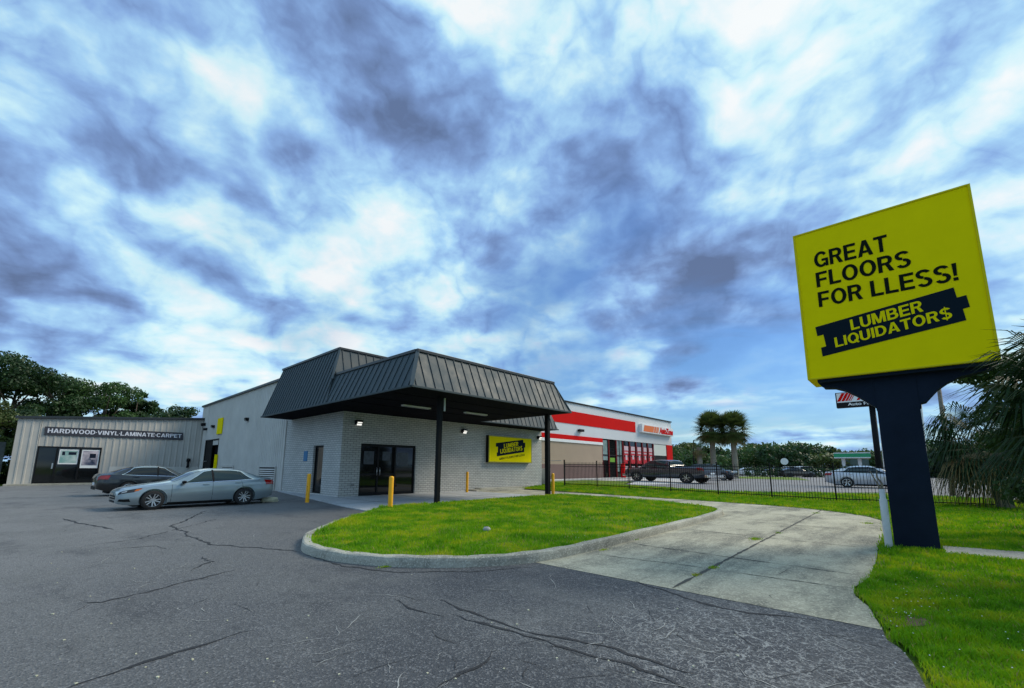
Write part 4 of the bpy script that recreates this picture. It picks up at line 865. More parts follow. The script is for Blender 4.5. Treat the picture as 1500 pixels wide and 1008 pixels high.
# camera pair in the corner
t = empty('security_camera', (SX-.02, 45.3, 4.8), label='pair of small dark cameras where the side wall meets the annex', cat='camera'); mb = MB(); mb.bar((SX, 45.3, 5.0), (SX-.3, 45.2, 4.95), .2, .26); mb.build('upper_camera', MT['trim'], t, bevel=.02); mb = MB(); mb.bar((SX, 44.6, 4.55), (SX-.25, 44.5, 4.5), .18, .2); mb.build('lower_camera', MT['trim'], t, bevel=.02)
# annex
AY = 45.8; AX = -1.08
mb = MB(); AD = (.08, 3.42, .12, 2.75); ztop = lambda t: 4.62+.8*t
ribbed(mb, (AX, AY), (SX, AY), 0, ztop, .40, .035, (0, -1), [(AD[0]-AX, AD[1]-AX, AD[2], AD[3])]); mb.build('annex_wall', MT['siding_tan'], wh)
mb = MB(); mb.bar((AX-.15, AY-.08, 4.70), (SX, AY-.08, 5.50), .20, .18); mb.build('annex_roof_edge', MT['coping'], wh, bevel=.015)
mb = MB(); mb.add([(AX, AY+.02, 4.6), (SX, AY+.02, 5.4), (SX, AY+9, 5.4), (AX, AY+9, 4.6)], [(0, 1, 2, 3)]); mb.add([(AX, AY+.02, 0), (AX, AY+9, 0), (AX, AY+9, 4.6), (AX, AY+.02, 4.6)], [(0, 1, 2, 3)]); mb.build('annex_roof', MT['siding_tan'], wh)
mb = MB(); mb.box(4.0, SX-.05, AY-.06, AY-.036, .0, 1.32); mb.build('base_panel', MT['siding'], wh)
mb = MB()
for a, b in ((AD[0], AD[0]+.08), (1.02, 1.12), (2.22, 2.32), (AD[1]-.08, AD[1])): mb.box(a, b, AY-.05, AY+.05, AD[2], AD[3])
for a, b in ((AD[0]+.08, 1.02), (1.12, 2.22), (2.32, AD[1]-.08)): mb.box(a, b, AY-.047, AY+.047, AD[3]-.09, AD[3]); mb.box(a, b, AY-.047, AY+.047, AD[2], AD[2]+.1)
ad = mb.build('annex_storefront', MT['black_frame'], wh, bevel=.006)
mb = MB(); mb.box(AD[0], AD[1], AY+.01, AY+.02, AD[2], AD[3]); mb.build('glass', MT['glass'], ad)
mb = MB(); mb.box(.90, .97, AY-.12, AY-.05, 1.15, 1.55); mb.build('handle', MT['steel'], ad)
MT['poster_green'] = mat('poster_room_scene', (.12, .30, .28), .5, col2=(.50, .58, .55), vscale=1.6, detail=3)
MT['poster_pink'] = mat('poster_warm_scene', (.06, .07, .12), .5, col2=(.55, .48, .52), vscale=1.8, detail=3)
for nm, x0_, x1_, z0_, z1_, mm in (('poster', 1.19, 2.2, 1.48, 2.55, 'poster_green'), ('poster', 2.36, 3.33, 1.2, 2.55, 'poster_pink')):
    mb = MB(); mb.box(x0_, x1_, AY-.008, AY+.002, z0_, z1_); p_ = mb.build(nm, MT['white'], ad); p_['label'] = 'window poster of a teal room' if mm == 'poster_green' else 'window poster of a pale pink room with a dark chair'
    mb = MB(); mb.box(x0_+.06, x1_-.06, AY-.012, AY-.0085, z0_+.08+(.12 if mm == 'poster_pink' else 0), z1_-.07, 0)
    if mm == 'poster_green': mb.box(x0_+.15, x0_+.3, AY-.015, AY-.0125, z0_+.65, z1_-.15, 1); mb.box(x0_+.48, x1_-.12, AY-.015, AY-.0125, z0_+.68, z1_-.18, 1)
    else: mb.box(x0_+.45, x1_-.18, AY-.015, AY-.0125, z0_+.75, z1_-.28, 1); mb.bar((x0_+.45, AY-.016, z0_+.8), (x0_+.75, AY-.016, z0_+.35), .07, .003, 1); mb.bar((x0_+.4, AY-.018, z0_+.65), (x0_+.8, AY-.018, z0_+.6), .06, .003, 1)
    mb.build('picture', [MT[mm], MT['navy']], p_)
bn = empty('banner_sign', (4.3, AY-.05, 3.85), label='long dark banner of white flooring words across the annex wall', cat='sign')
mb = MB(); mb.slab([(.27, AY-.05, 3.55), (8.4, AY-.05, 3.57), (8.33, AY-.05, 4.2), (.25, AY-.05, 4.15)], (0, -.03, 0)); mb.build('board', MT['banner'], bn)
text2('lettering', 'HARDWOOD·VINYL·LAMINATE·CARPET', (.42, AY-.082, 3.72), (.42, AY-.082, 4.03), (8.24, AY-.082, 3.75), mat('banner_white', (.70, .70, .76), .5), bn, thick=.006)
mb = MB(); mb.tube([(8.9, AY-.05, 1.3), (8.9, AY-.3, 1.3), (8.9, AY-.3, 1.75)], .09, 8); mb.lathe([(.0, 1.75), (.16, 1.76), (.14, 2.0), (.0, 2.05)], (8.9, AY-.3, 0), n=10); tag(mb.build('wall_standpipe', MT['trim'], smooth=True), 'small black standpipe fitting low on the annex wall above the parked cars', 'pipe fitting')

# ------------------------------------------------------------------ pylon sign
SXF = 10.85
py = empty('pylon_sign', (11.2, .04, 0), label='tall yellow pylon sign with black slogan on a dark navy post beside the driveway', cat='sign')
mb = MB(); mb.box(11.06, 11.75, -.26, .36, -.05, 3.3); mb.build('post', MT['navy'], py, bevel=.01)
# flared neck below the cabinet, concave both sides
prof = [(1.24, 3.24), (1.18, 3.15), (1.0, 3.13), (.82, 3.05), (.66, 2.93), (.52, 2.80), (.42, 2.70), (.37, 2.66), (.37, 2.60), (-.28, 2.60), (-.28, 2.68), (-.36, 2.70), (-.44, 2.80), (-.54, 2.92), (-.68, 3.03), (-.84, 3.11), (-1.02, 3.15), (-1.2, 3.18), (-1.27, 3.24)]
mb = MB(); mb.slab([(11.07, y, z) for y, z in prof], (.34, 0, 0)); mb.build('neck', MT['navy'], py)
mb = MB(); mb.box(SXF+.05, 11.6, -1.30, 1.25, 3.24, 3.300); mb.build('base_plate', MT['navy'], py)
mb = MB(); mb.box(SXF+.012, 11.95, -1.33, 1.41, 3.301, 6.58); mb.build('cabinet', MT['sign_yellow'], py, bevel=.015)
# vinyl face: slightly wavy at its left edge
bm_n = 40; v = []; f = []
for i in range(bm_n+1):
    for j in range(bm_n+1):
        yy = 1.405-2.73*i/bm_n; zz = 3.31+3.27*j/bm_n; u_ = i/bm_n
        wv = .006*math.exp(-u_*14)*math.sin(j*1.9)+.004*math.exp(-((j-14)/3)**2)*math.exp(-u_*10)*math.sin(i*2)
        v.append((SXF-.004+wv, yy, zz))
for i in range(bm_n):
    for j in range(bm_n): f.append((i*(bm_n+1)+j, i*(bm_n+1)+j+1, (i+1)*(bm_n+1)+j+1, (i+1)*(bm_n+1)+j))
mb = MB(); mb.add(v, f); mb.build('face', MT['sign_yellow'], py, smooth=True)
Q = lambda y, z, x=SXF-.008: (x, y, z)
MT['sign_rim'] = mat('sign_rim_yellow', (.66, .54, .002), .7, spec=.2)
for a in ((1.372, 1.41, 3.305, 6.585), (-1.335, -1.30, 3.305, 6.585)): mb = MB(); mb.box(SXF-.022, SXF+.011, a[1], a[0], a[2], a[3]); mb.build('retainer_strip', MT['sign_rim'], py, bevel=.004)
for a in ((3.303, 3.335), (6.555, 6.588)): mb = MB(); mb.box(SXF-.020, SXF+.0105, -1.299, 1.371, a[0], a[1]); mb.build('retainer_strip', MT['sign_rim'], py, bevel=.004)
for s_, BL, TL, BR in (('GREAT', (1.07, 5.72), (1.07, 6.06), (-.13, 5.71)), ('FLOORS', (1.075, 5.28), (1.075, 5.61), (-.42, 5.29)), ('FOR LLESS!', (1.075, 4.84), (1.075, 5.17), (-1.0, 4.83))):
    text2('lettering', s_, Q(*BL), Q(*TL), Q(*BR), MT['sign_ink'], py, thick=.004)
mb = MB(); mb.slab([Q(*q) for q in ((1.18, 4.42), (-.92, 4.71), (-.94, 4.51), (-1.06, 4.525), (-1.08, 4.30), (-.99, 4.285), (-1.01, 4.07), (1.11, 3.77), (1.12, 3.96), (1.03, 3.975), (1.055, 4.235), (1.16, 4.22))], (-.004, 0, 0)); mb.build('logo_board', MT['sign_navy'], py)
text2('lettering', 'LUMBER', Q(.59, 4.225, SXF-.013), Q(.60, 4.445, SXF-.013), Q(-.49, 4.365, SXF-.013), MT['sign_yellow'], py, thick=.003)
text2('lettering', 'LIQUIDATOR$', Q(.875, 3.92, SXF-.013), Q(.885, 4.125, SXF-.013), Q(-.85, 4.155, SXF-.013), MT['sign_yellow'], py, thick=.003)
# conduit stub with a dead vine stem beside the pylon
pp = empty('conduit_pipe', (10.74, .43, 0), label='pale grey conduit pipe with dead stems standing against the pylon foot', cat='pipe')
mb = MB(); mb.lathe([(.058, 0), (.058, .90), (.044, .91), (.044, 1.08), (.001, 1.085)], (10.74, .43, 0), n=16); mb.build('pipe', MT['pvc'], pp, smooth=True)
mb = MB(); mb.tube([(10.76, .43, 1.0), (10.74, .47, 1.15), (10.76, .52, 1.27), (10.74, .57, 1.42)], [.018, .013, .011, .008], 6); mb.tube([(10.78, .44, 1.0), (10.77, .42, 1.18), (10.78, .48, 1.3), (10.76, .47, 1.44)], [.022, .018, .014, .01], 6); mb.build('dead_stem', MT['wood'], pp, smooth=True)

# ------------------------------------------------------------------ fence
FPX = [(827, 25.1, 17.9), (875, 24.95, 15.2), (922, 24.8, 12.85), (982.5, 24.65, 10.2), (1052, 24.5, 7.6), (1132, 24.3, 5.08), (1227, 23.9, 2.52), (0, 24.3, -.05), (1480, 24.8, -2.62)]
fn = empty('picket_fence', (24.5, 8, 0), label='black metal picket fence between the grass verge and the next parking lot', cat='fence')
mbs = []
for i, (_, x, y) in enumerate(FPX):
    z = float(zt(x, y)); h = 1.78 if i == 0 else 1.7
    mb = MB(); w = .055 if i else .07; mb.box(x-w/2, x+w/2, y-w/2, y+w/2, z-.05, z+h); mb.box(x-w/2-.01, x+w/2+.01, y-w/2-.01, y+w/2+.01, z+h, z+h+.03); mb.build('post', MT['black'], fn)
for (_, xa, ya), (_, xb, yb_) in zip(FPX, FPX[1:]):
    A = Vector((xa, ya, float(zt(xa, ya)))); B = Vector((xb, yb_, float(zt(xb, yb_)))); mb = MB(); U = Vector((0, 0, 1))
    for hz_ in (.16, 1.34, 1.50): mb.bar(A+U*hz_, B+U*hz_, .028, .034)
    L_ = (B-A).length; n = int(L_/.112)
    for k in range(1, n):
        p = A.lerp(B, k/n); mb.bar(p+U*.07, p+U*1.64, .017, .017)
    mb.build('picket_panel', MT['black'], fn)
# gate frame with hooped pipe at the far left end
gf = empty('pipe_gate', (25.6, 20.2, .1), label='thin pipe gate frame with a small hoop beside the brick corner', cat='gate')
mb = MB(); zz = float(zt(25.6, 20)); mb.tube([(25.2, 18.2, zz+1.75), (25.6, 22.5, zz+1.75)], .018, 6); mb.tube([(25.5, 19.6, zz), (25.5, 19.6, zz+1.75)], .02, 6); mb.tube([(25.5, 19.6, zz+1.5)]+[(25.5, 19.95+.35*math.cos(a), zz+1.72+.28*math.sin(a)) for a in np.linspace(0, 3.3, 9)], .018, 6); mb.build('frame', MT['steel'], gf)
mb = MB(); mb.box(25.58, 25.6, 19.5, 22.4, zz+.05, zz+1.2); mb.build('infill_panel', MT['pvc'], gf)

# ------------------------------------------------------------------ next door store
SY = 25.52
st = empty('parts_store', (60, 25.6, .2), label='large parts store with red stripes over pale panels and tan lower wall beyond the fence', cat='shop')
q = lambda px, py: onY(px, py, SY)
XL, XRr = 25.6, q(985, 650).x; ZR = 8.13
xw0 = q(883.6, 660).x; xw1 = q(977.5, 660).x
zb1t, zb1b = 7.27, 5.93; xb1 = q(931.6, 628).x
zb2t, zb2b = q(883.6, 642.4).z, q(883.6, 648.4).z; zws = q(883.6, 652).z
zbr = q(830, 694).z*.0+1.75
mb = MB(); mb.box(XL, XRr, SY+.1, SY+24, zb2t-.0, ZR); mb.build('parapet', MT['store_white'], st)
mb = MB(); mb.box(XL-.1, XRr+.1, SY-.02, SY+.3, ZR, ZR+.14); mb.box(XRr-.1, XRr+.1, SY+.3, SY+24, ZR, ZR+.14); mb.build('coping', MT['trim'], st)
mb = MB(); mb.box(XL, xb1, SY+.06, SY+.11, zb1b, zb1t); mb.build('upper_red_stripe', MT['red'], st)
mb = MB(); mb.box(XL, xw0, SY+.02, SY+.11, zb2b, zb2t); mb.build('lower_red_stripe', MT['red'], st)
mb = MB(); mb.box(XL, xw0, SY+.01, SY+.2, zws, zb2b); mb.build('white_ledge', MT['white'], st)
mb = MB(); mb.box(XL, xw0, SY+.1, SY+.5, zbr, zws); mb.box(XL, XL+.3, SY+.1, SY+24, zbr, zb2t); mb.build('tan_wall', MT['beige'], st)
mb = MB(); mb.box(XL, xw0, SY+.06, SY+.5, .2, zbr); mb.build('brown_base', MT['brown'], st)
mb = MB(); mb.box(xw1, XRr, SY+.05, SY+.5, .2, zb2t-.02); mb.build('red_pier', MT['red'], st)
mb = MB(); mb.box(XRr-.5, XRr, SY+.55, SY+24, .2, zb2t); mb.box(XRr+.01, q(990.3, 650).x, SY+.9, SY+12, .2, q(990, 657).z); mb.build('end_wall', MT['beige'], st)
MT['mullion'] = mat('dark_red_mullion', (.22, .006, .008), .5)
# window bays
wz0, wz1 = .35, zb2t-.03
mb = MB(); mb.box(xw0, xw1, SY+.22, SY+.26, .2, wz1); wall_glass = mb.build('shop_window', MT['glass'], st)
ml = [883.8, 893.5, 904.5, 914, 924, 933.5, 942.5, 950.5, 958.5]
for m_ in ml:
    x = q(m_, 660).x; mb = MB(); mb.box(x-.06, x+.06, SY+.1, SY+.215, .2, wz1); mb.build('red_mullion', MT['mullion'], wall_glass)
mb = MB(); mb.box(xw0+.12, q(958.5, 660).x, SY+.16, SY+.21, 2.8, 2.95); mb.build('transom', MT['trim'], wall_glass)
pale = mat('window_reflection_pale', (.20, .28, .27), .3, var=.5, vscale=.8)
MT['promo_red'] = mat('promo_red', (.52, .006, .02), .5); MT['promo_white'] = mat('promo_white', (.60, .45, .48), .5)
for k, (a, b) in enumerate(zip(ml[3:-1], ml[4:])):
    xa, xb = q(a, 660).x+.32, q(b, 660).x-.32
    mb = MB(); mb.box(xa, xb, SY+.17, SY+.19, 1.95, 4.1); pb = mb.build('promo_banner', MT['promo_red'], wall_glass); mb = MB(); mb.box(xa+.05, xb-.05, SY+.15, SY+.169, 3.55, 4.08); mb.box(xa+(xb-xa)*.3, xb-(xb-xa)*.3, SY+.15, SY+.169, 2.4+.1*(k % 2), 3.0); mb.box(xa+.1, xb-.1, SY+.15, SY+.169, 3.2, 3.4); mb.build('banner_print', MT['promo_white'], pb)
    mb = MB(); mb.box(xa+.1, xb-.2, SY+.17, SY+.19, 1.25, 1.65); mb.build('lower_poster', MT['promo_white'], wall_glass)
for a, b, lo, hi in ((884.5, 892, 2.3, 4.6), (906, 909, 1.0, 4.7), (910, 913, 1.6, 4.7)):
    mb = MB(); mb.box(q(a, 660).x, q(b, 660).x, SY+.205, SY+.215, lo, hi); mb.build('painted_reflection', pale, wall_glass)  # pale panes: reflections on the shop glass put in as colour
mb = MB(); mb.box(q(895.5, 660).x, q(902.5, 660).x, SY+.2, SY+.21, 2.1, 2.6); mb.build('green_decal', mat('decal_green', (.15, .35, .02), .5), wall_glass)
mb = MB(); mb.box(q(959.3, 660).x, q(977, 660).x, SY+.12, SY+.2, q(977, 668).z, wz1-.05); mb.build('white_panel', mat('milky_panel', (.66, .70, .64), .6), st)
mb = MB(); mb.box(q(959.3, 660).x, q(977, 660).x, SY+.13, SY+.2, .2, q(977, 669).z); mb.build('dark_shopfront', MT['trim'], st)
mb = MB(); mb.box(q(849, 636).x-.3, q(849, 636).x+.5, SY-.3, SY+.05, 5.2, 5.45); tag(mb.build('wall_pack_light', MT['trim'], bevel=.03), 'small dark light box on the lower red stripe of the parts store', 'wall light')
mb = MB(); c = q(910.5, 700); mb.lathe([(.28, .2), (.28, 1.9), (.001, 1.95)], (q(910.5, 690).x*.965, SY-1.1, 0), n=14); tag(mb.build('red_bollard', MT['red'], smooth=True), 'stout red bollard in front of the parts store windows', 'bollard')
# its wall sign
sg = empty('store_wall_sign', (q(960, 630).x, SY, 6.6), label='white cabinet sign with orange block and red script on the striped store', cat='sign')
sx0, sx1 = q(937, 628).x, q(982.5, 634).x; sz0, sz1 = 6.02, 7.14
mb = MB(); mb.box(sx0, sx1, SY-.35, SY+.09, sz0, sz1); mb.build('cabinet', MT['white'], sg, bevel=.03)
mb = MB()
for k, (a, b) in enumerate(((.035, .33), (.345, .40), (.415, .45), (.462, .485))):
    x0_, x1_ = sx0+(sx1-sx0)*a, sx0+(sx1-sx0)*b; mb.slab([(x0_, SY-.352, sz0+.15), (x1_, SY-.352, sz0+.15), (x1_+.35, SY-.352, sz1-.15), (x0_+.35, SY-.352, sz1-.15)], (0, -.02, 0))
mb.build('orange_block', MT['orange'], sg)
text('lettering', 'AutoZone', (sx0+(sx1-sx0)*.52, SY-.353, sz0+.12), (sx0+(sx1-sx0)*.52, SY-.353, sz1-.1), (sx0+(sx1-sx0)*.99, SY-.353, sz0+.12), MT['red'], sg, bold=.05, thick=.03, shear=.25)

# ------------------------------------------------------------------ red pole sign behind the pylon
PXs = 44.0
ps = empty('pole_sign', (PXs, 1.4, .2), label='small red and white striped pole sign seen behind the navy pylon', cat='sign')
mb = MB(); mb.tube([(PXs+.3, 1.78, .1), (PXs+.3, 1.72, 6.5)], .2, 14); mb.build('pole', MT['black'], ps, smooth=True)
yl, yr = 3.96, -1.2; z0_, z1_ = 6.40, 7.66
mb = MB(); mb.box(PXs, PXs+.6, yr, yl, z0_, z1_); mb.build('cabinet', MT['trim'], ps, bevel=.05)
mb = MB(); mb.box(PXs-.01, PXs-.001, yr+.08, yl-.08, z0_+.42, z1_-.06); mb.build('white_face', MT['white'], ps)
mb = MB(); 
for a, b in ((3.88, 3.66), (3.60, 3.40), (3.35, 3.20), (3.14, 3.06), (3.0, 2.95)): mb.slab([(PXs-.012, a, z0_+.52), (PXs-.012, b, z0_+.52), (PXs-.012, b-.35, z1_-.08), (PXs-.012, a-.35, z1_-.08)], (-.01, 0, 0))
mb.build('red_stripes', MT['red'], ps)
text('lettering', 'AutoZone', (PXs-.012, 2.62, z0_+.52), (PXs-.012, 2.62, z1_-.1), (PXs-.012, -1.05, z0_+.52), MT['red'], ps, bold=.05, thick=.012, shear=.25)
text('lettering', 'Auto Parts · Accessories', (PXs-.012, 3.2, z0_+.12), (PXs-.012, 3.2, z0_+.36), (PXs-.012, -1.0, z0_+.12), MT['white'], ps, bold=.02, thick=.012)

# ------------------------------------------------------------------ cars
def pchip(xs, ys):
    xs = np.array(xs, float); ys = np.array(ys, float); h = np.diff(xs); d = np.diff(ys)/h; m = np.zeros(len(xs))
    for i in range(1, len(xs)-1): m[i] = 0 if d[i-1]*d[i] <= 0 else 2*d[i-1]*d[i]/(d[i-1]+d[i])
    m[0], m[-1] = d[0], d[-1]
    def f(x):
        x = min(max(x, xs[0]), xs[-1]); i = min(int(np.searchsorted(xs, x, side='right'))-1, len(xs)-2); t = (x-xs[i])/h[i]
        return float((2*t**3-3*t**2+1)*ys[i]+(t**3-2*t**2+t)*h[i]*m[i]+(-2*t**3+3*t**2)*ys[i+1]+(t**3-t**2)*h[i]*m[i+1])
    return f
SEDAN = dict(L=4.92, T=[(0, .60), (.06, .70), (.2, .77), (.6, .86), (1.1, .93), (1.45, .985), (1.75, 1.12), (2.1, 1.30), (2.4, 1.40), (2.75, 1.45), (3.2, 1.445), (3.6, 1.39), (4.0, 1.27), (4.35, 1.14), (4.6, 1.09), (4.8, 1.065), (4.88, 1.0), (4.92, .84)],
    B=[(0, .58), (.1, .66), (.3, .72), (.7, .79), (1.4, .87), (2.4, .915), (3.4, .955), (4.3, 1.01), (4.8, .99), (4.92, .84)],
    W=[(0, .60), (.06, .72), (.25, .84), (.6, .905), (1.2, .92), (2.5, .925), (4.0, .92), (4.5, .885), (4.75, .82), (4.86, .74), (4.92, .62)],
    RW=[(0, .5), (.3, .66), (1.4, .74), (1.8, .70), (2.3, .62), (3.2, .60), (3.8, .64), (4.3, .70), (4.9, .62)],
    S=[(0, .26), (.2, .20), (.8, .18), (4.1, .18), (4.6, .26), (4.92, .36)], wh=(.93, 3.76), r=.335,
    win=[(1.72, 2.62, 1.08, 2.30), ], ws=(1.46, 2.28), rw=(3.62, 4.34), doors=(1.42, 2.66, 3.72), B1=2.62)
PICKUP = dict(L=5.75, T=[(0, 1.0), (.05, 1.10), (.2, 1.20), (1.0, 1.27), (1.35, 1.30), (1.55, 1.48), (1.9, 1.80), (2.15, 1.89), (2.7, 1.92), (3.3, 1.89), (3.45, 1.82), (3.56, 1.40), (3.62, 1.34), (5.6, 1.36), (5.72, 1.34), (5.75, 1.15)],
    B=[(0, .96), (.25, 1.10), (1.4, 1.17), (2.4, 1.20), (3.6, 1.24), (5.6, 1.27), (5.75, 1.08)],
    W=[(0, .84), (.1, .93), (.4, .98), (2, 1.0), (5.5, 1.0), (5.7, .97), (5.75, .95)],
    RW=[(0, .7), (.4, .82), (1.4, .86), (2.0, .74), (3.3, .72), (3.6, .9), (5.75, .88)],
    S=[(0, .44), (.5, .40), (5.2, .42), (5.75, .54)], wh=(1.05, 4.62), r=.42, ws=(1.38, 1.95), rw=(3.46, 3.55), doors=(1.45, 2.5, 3.36))
SUV = dict(L=4.7, T=[(0, .85), (.06, .95), (.3, 1.02), (1.0, 1.09), (1.3, 1.15), (1.7, 1.42), (2.1, 1.62), (2.5, 1.68), (3.6, 1.68), (4.2, 1.6), (4.45, 1.35), (4.62, 1.05), (4.7, .9)],
    B=[(0, .82), (.3, .92), (1.3, 1.0), (3.0, 1.05), (4.4, 1.1), (4.7, .88)], W=[(0, .7), (.1, .82), (.4, .92), (4.2, .93), (4.6, .85), (4.7, .78)],
    RW=[(0, .6), (.4, .75), (1.3, .78), (2.0, .68), (3.6, .66), (4.4, .7), (4.7, .68)], S=[(0, .36), (.5, .28), (4.1, .28), (4.7, .4)], wh=(.9, 3.65), r=.36, ws=(1.32, 2.0), rw=(4.22, 4.5), doors=(1.35, 2.45, 3.5))
def car_surface(sp):
    T, B, W, RW, S = (pchip(*zip(*sp[k])) for k in ('T', 'B', 'W', 'RW', 'S'))
    def f(x, v):
        w, b, t, s, rw = W(x), B(x), T(x), S(x), min(RW(x), W(x)*.93)
        gh = min(1, max(0, (t-b-.08)/.3)); te = b+(t-b)*(.62+.30*gh)
        if v <= 1:
            k = v; z = s+(b-s)*k; y = w*(.90+.10*math.sin(min(1, k/.42)*math.pi/2)) if k < .42 else w*(1-.055*((k-.42)/.58)**2)
            y -= .018*math.exp(-((k-.30)/.09)**2)*min(1, max(0, (x-.9)*3))*min(1, max(0, (sp['L']-.9-x)*3)) if k < .6 else 0
            y += .010*math.exp(-((k-.80)/.07)**2)
        elif v <= 2:
            k = v-1; y0, y1 = w*.945, rw; y = y0+(y1-y0)*k+.022*math.sin(k*math.pi)*gh; z = b+(te-b)*k
        else:
            k = v-2; y = rw*(1-k)**.92 if k < 1 else 0; z = te+(t-te)*math.sin(k*math.pi/2)**.8
        return Vector((x, y, z))
    return f
def cut(o, cutters):
    for c in cutters:
        md = o.modifiers.new('b', 'BOOLEAN'); md.operation = 'DIFFERENCE'; md.solver = 'EXACT'; md.object = c
    dg = bpy.context.evaluated_depsgraph_get(); me = bpy.data.meshes.new_from_object(o.evaluated_get(dg)); o.modifiers.clear(); o.data = me
def car(name, sp, pm, label, cat, loc, rz, sc=(1, 1, 1), detail=True, spokes=10, group=None, mirror_black=True, glassm='car_glass'):
    root = empty(name, label=label, cat=cat, group=group); S = car_surface(sp); L_ = sp['L']; pf = []
    xs = sorted(set([0, .03, .06, .12, L_-.03, L_-.08, L_-.15, L_]+list(np.linspace(.2, L_-.2, 54 if detail else 30)))); vs = [0, .12, .25, .36, .45, .6, .72, .8, .88, 1, 1.02, 1.15, 1.3, 1.45, 1.6, 1.75, 1.9, 1.97, 2.0, 2.05, 2.12, 2.2, 2.3, 2.45, 2.6, 2.8, 3.0]
    if not detail: vs = [0, .3, .6, .8, 1, 1.5, 2, 2.3, 3]
    V = []; Fc = []; n = len(vs)*2-1
    for x in xs:
        half = [S(x, v) for v in vs]; V += half+[Vector((p.x, -p.y, p.z)) for p in half[-2::-1]]
    for i in range(len(xs)-1):
        for k in range(n-1): Fc.append((i*n+k, i*n+k+1, (i+1)*n+k+1, (i+1)*n+k))
        Fc.append((i*n+n-1, i*n, (i+1)*n, (i+1)*n+n-1))
    Fc.append(tuple(range(n))); Fc.append(tuple((len(xs)-1)*n+k for k in range(n))[::-1])
    mb = MB(); mb.add(V, Fc); body = mb.build('body', pm, root, smooth=True, world=False)
    r_ = sp['r']; cs = []
    Wf = pchip(*zip(*sp['W']))
    for wx in sp['wh']:
        for sgn in (1, -1):
            w = Wf(wx); c = MB(); c.lathe([(0.0001, -.17), (r_+.055, -.17), (r_+.055, .2), (0.0001, .2)], (wx, sgn*w, r_+.005), 'y', 32); cs.append(c.build('cutter', MT['liner']))
    bpy.context.view_layer.update(); cut(body, cs)
    for c in cs: bpy.data.objects.remove(c)
    body.data.set_sharp_from_angle(angle=R(38)) if hasattr(body.data, 'set_sharp_from_angle') else None
    def patch(mb, x00, x01, x10, x11, v0, v1, off, nx=10, nv=6, sides=(1, -1), mi=0):
        # x range at v0: x00..x01 ; at v1: x10..x11
        for sg_ in sides:
            vv = []
            for j in range(nv+1):
                t = j/nv; v_ = v0+(v1-v0)*t
                for i in range(nx+1):
                    s = i/nx; x = (x00+(x01-x00)*s)*(1-t)+(x10+(x11-x10)*s)*t; p = S(x, v_); e = .01
                    dx = S(min(x+e, L_), v_)-S(max(x-e, 0), v_); dv = S(x, min(v_+e, 3))-S(x, max(v_-e, 0)); nn = dx.cross(dv)
                    nn = nn.normalized() if nn.length > 1e-9 else Vector((0, 1, 0))
                    if nn.y < 0 and v_ < 2.2 or (v_ >= 2.2 and nn.z < 0): nn = -nn
                    p = p+nn*off; vv.append((p.x, p.y*sg_, p.z))
            mb.add(vv, [(j*(nx+1)+i, j*(nx+1)+i+1, (j+1)*(nx+1)+i+1, (j+1)*(nx+1)+i) for j in range(nv) for i in range(nx)], mi)
    def two(*a, name, m):
        for sg_ in (1, -1):
            mb = MB(); patch(mb, *a, sides=(sg_,)); mb.build(name, m, root, smooth=True, world=False)
    d1, d2, d3 = sp['doors']; wa, wb_ = sp['ws']; ra, rb_ = sp['rw']; pickup = sp is PICKUP
    # side glass, one pane per door, over a bright or black surround
    fx0, fx1 = wa+.24, wb_+.10
    rend = (ra+.42, ra-.02) if not pickup else (d3, d3-.04)
    tm = MT['chrome'] if sp is SEDAN else MT['trim']
    for sg_ in (1, -1):
        mb = MB(); l0, l1, r0, r1 = fx0-.03, fx1-.03, rend[0]+.03, rend[1]+.04
        patch(mb, l0, r0, l0+.01, r0, 1.01, 1.05, .010, 40, 2, (sg_,)); patch(mb, l1, r1, l1+.01, r1-.01, 1.91, 1.95, .010, 40, 2, (sg_,)); patch(mb, l0, l0+.03, l1, l1+.03, 1.05, 1.91, .010, 2, 14, (sg_,)); patch(mb, r0-.03, r0, r1-.03, r1, 1.05, 1.91, .010, 2, 14, (sg_,))
        mb.build('window_trim', tm, root, smooth=True, world=False)
    two(fx0, d2-.03, fx1, d2-.05, 1.06, 1.90, .014, 20, 10, name='front_side_window', m=MT[glassm])
    two(d2+.05, min(d3+.02, rend[0]-.02), d2+.03, rend[1]-.12, 1.06, 1.90, .014, 20, 10, name='rear_side_window', m=MT[glassm])
    if sp is SEDAN:
        two(d3+.04, rend[0]-.01, rend[1]-.09, rend[1]+.01, 1.07, 1.86, .014, 10, 10, name='quarter_window', m=MT[glassm])
    two(d2-.02, d2+.04, d2-.04, d2+.02, 1.03, 1.95, .017, 3, 10, name='pillar_trim', m=MT['trim'])
    mb = MB(); patch(mb, wa, wb_, wa+.02, wb_, 2.05, 3.0, .006, 14, 10); mb.build('windscreen', MT[glassm], root, smooth=True, world=False)
    mb = MB(); patch(mb, ra+.02, rb_, ra, rb_+.02, 2.05, 3.0, .006, 10, 10); mb.build('rear_window', MT[glassm], root, smooth=True, world=False)
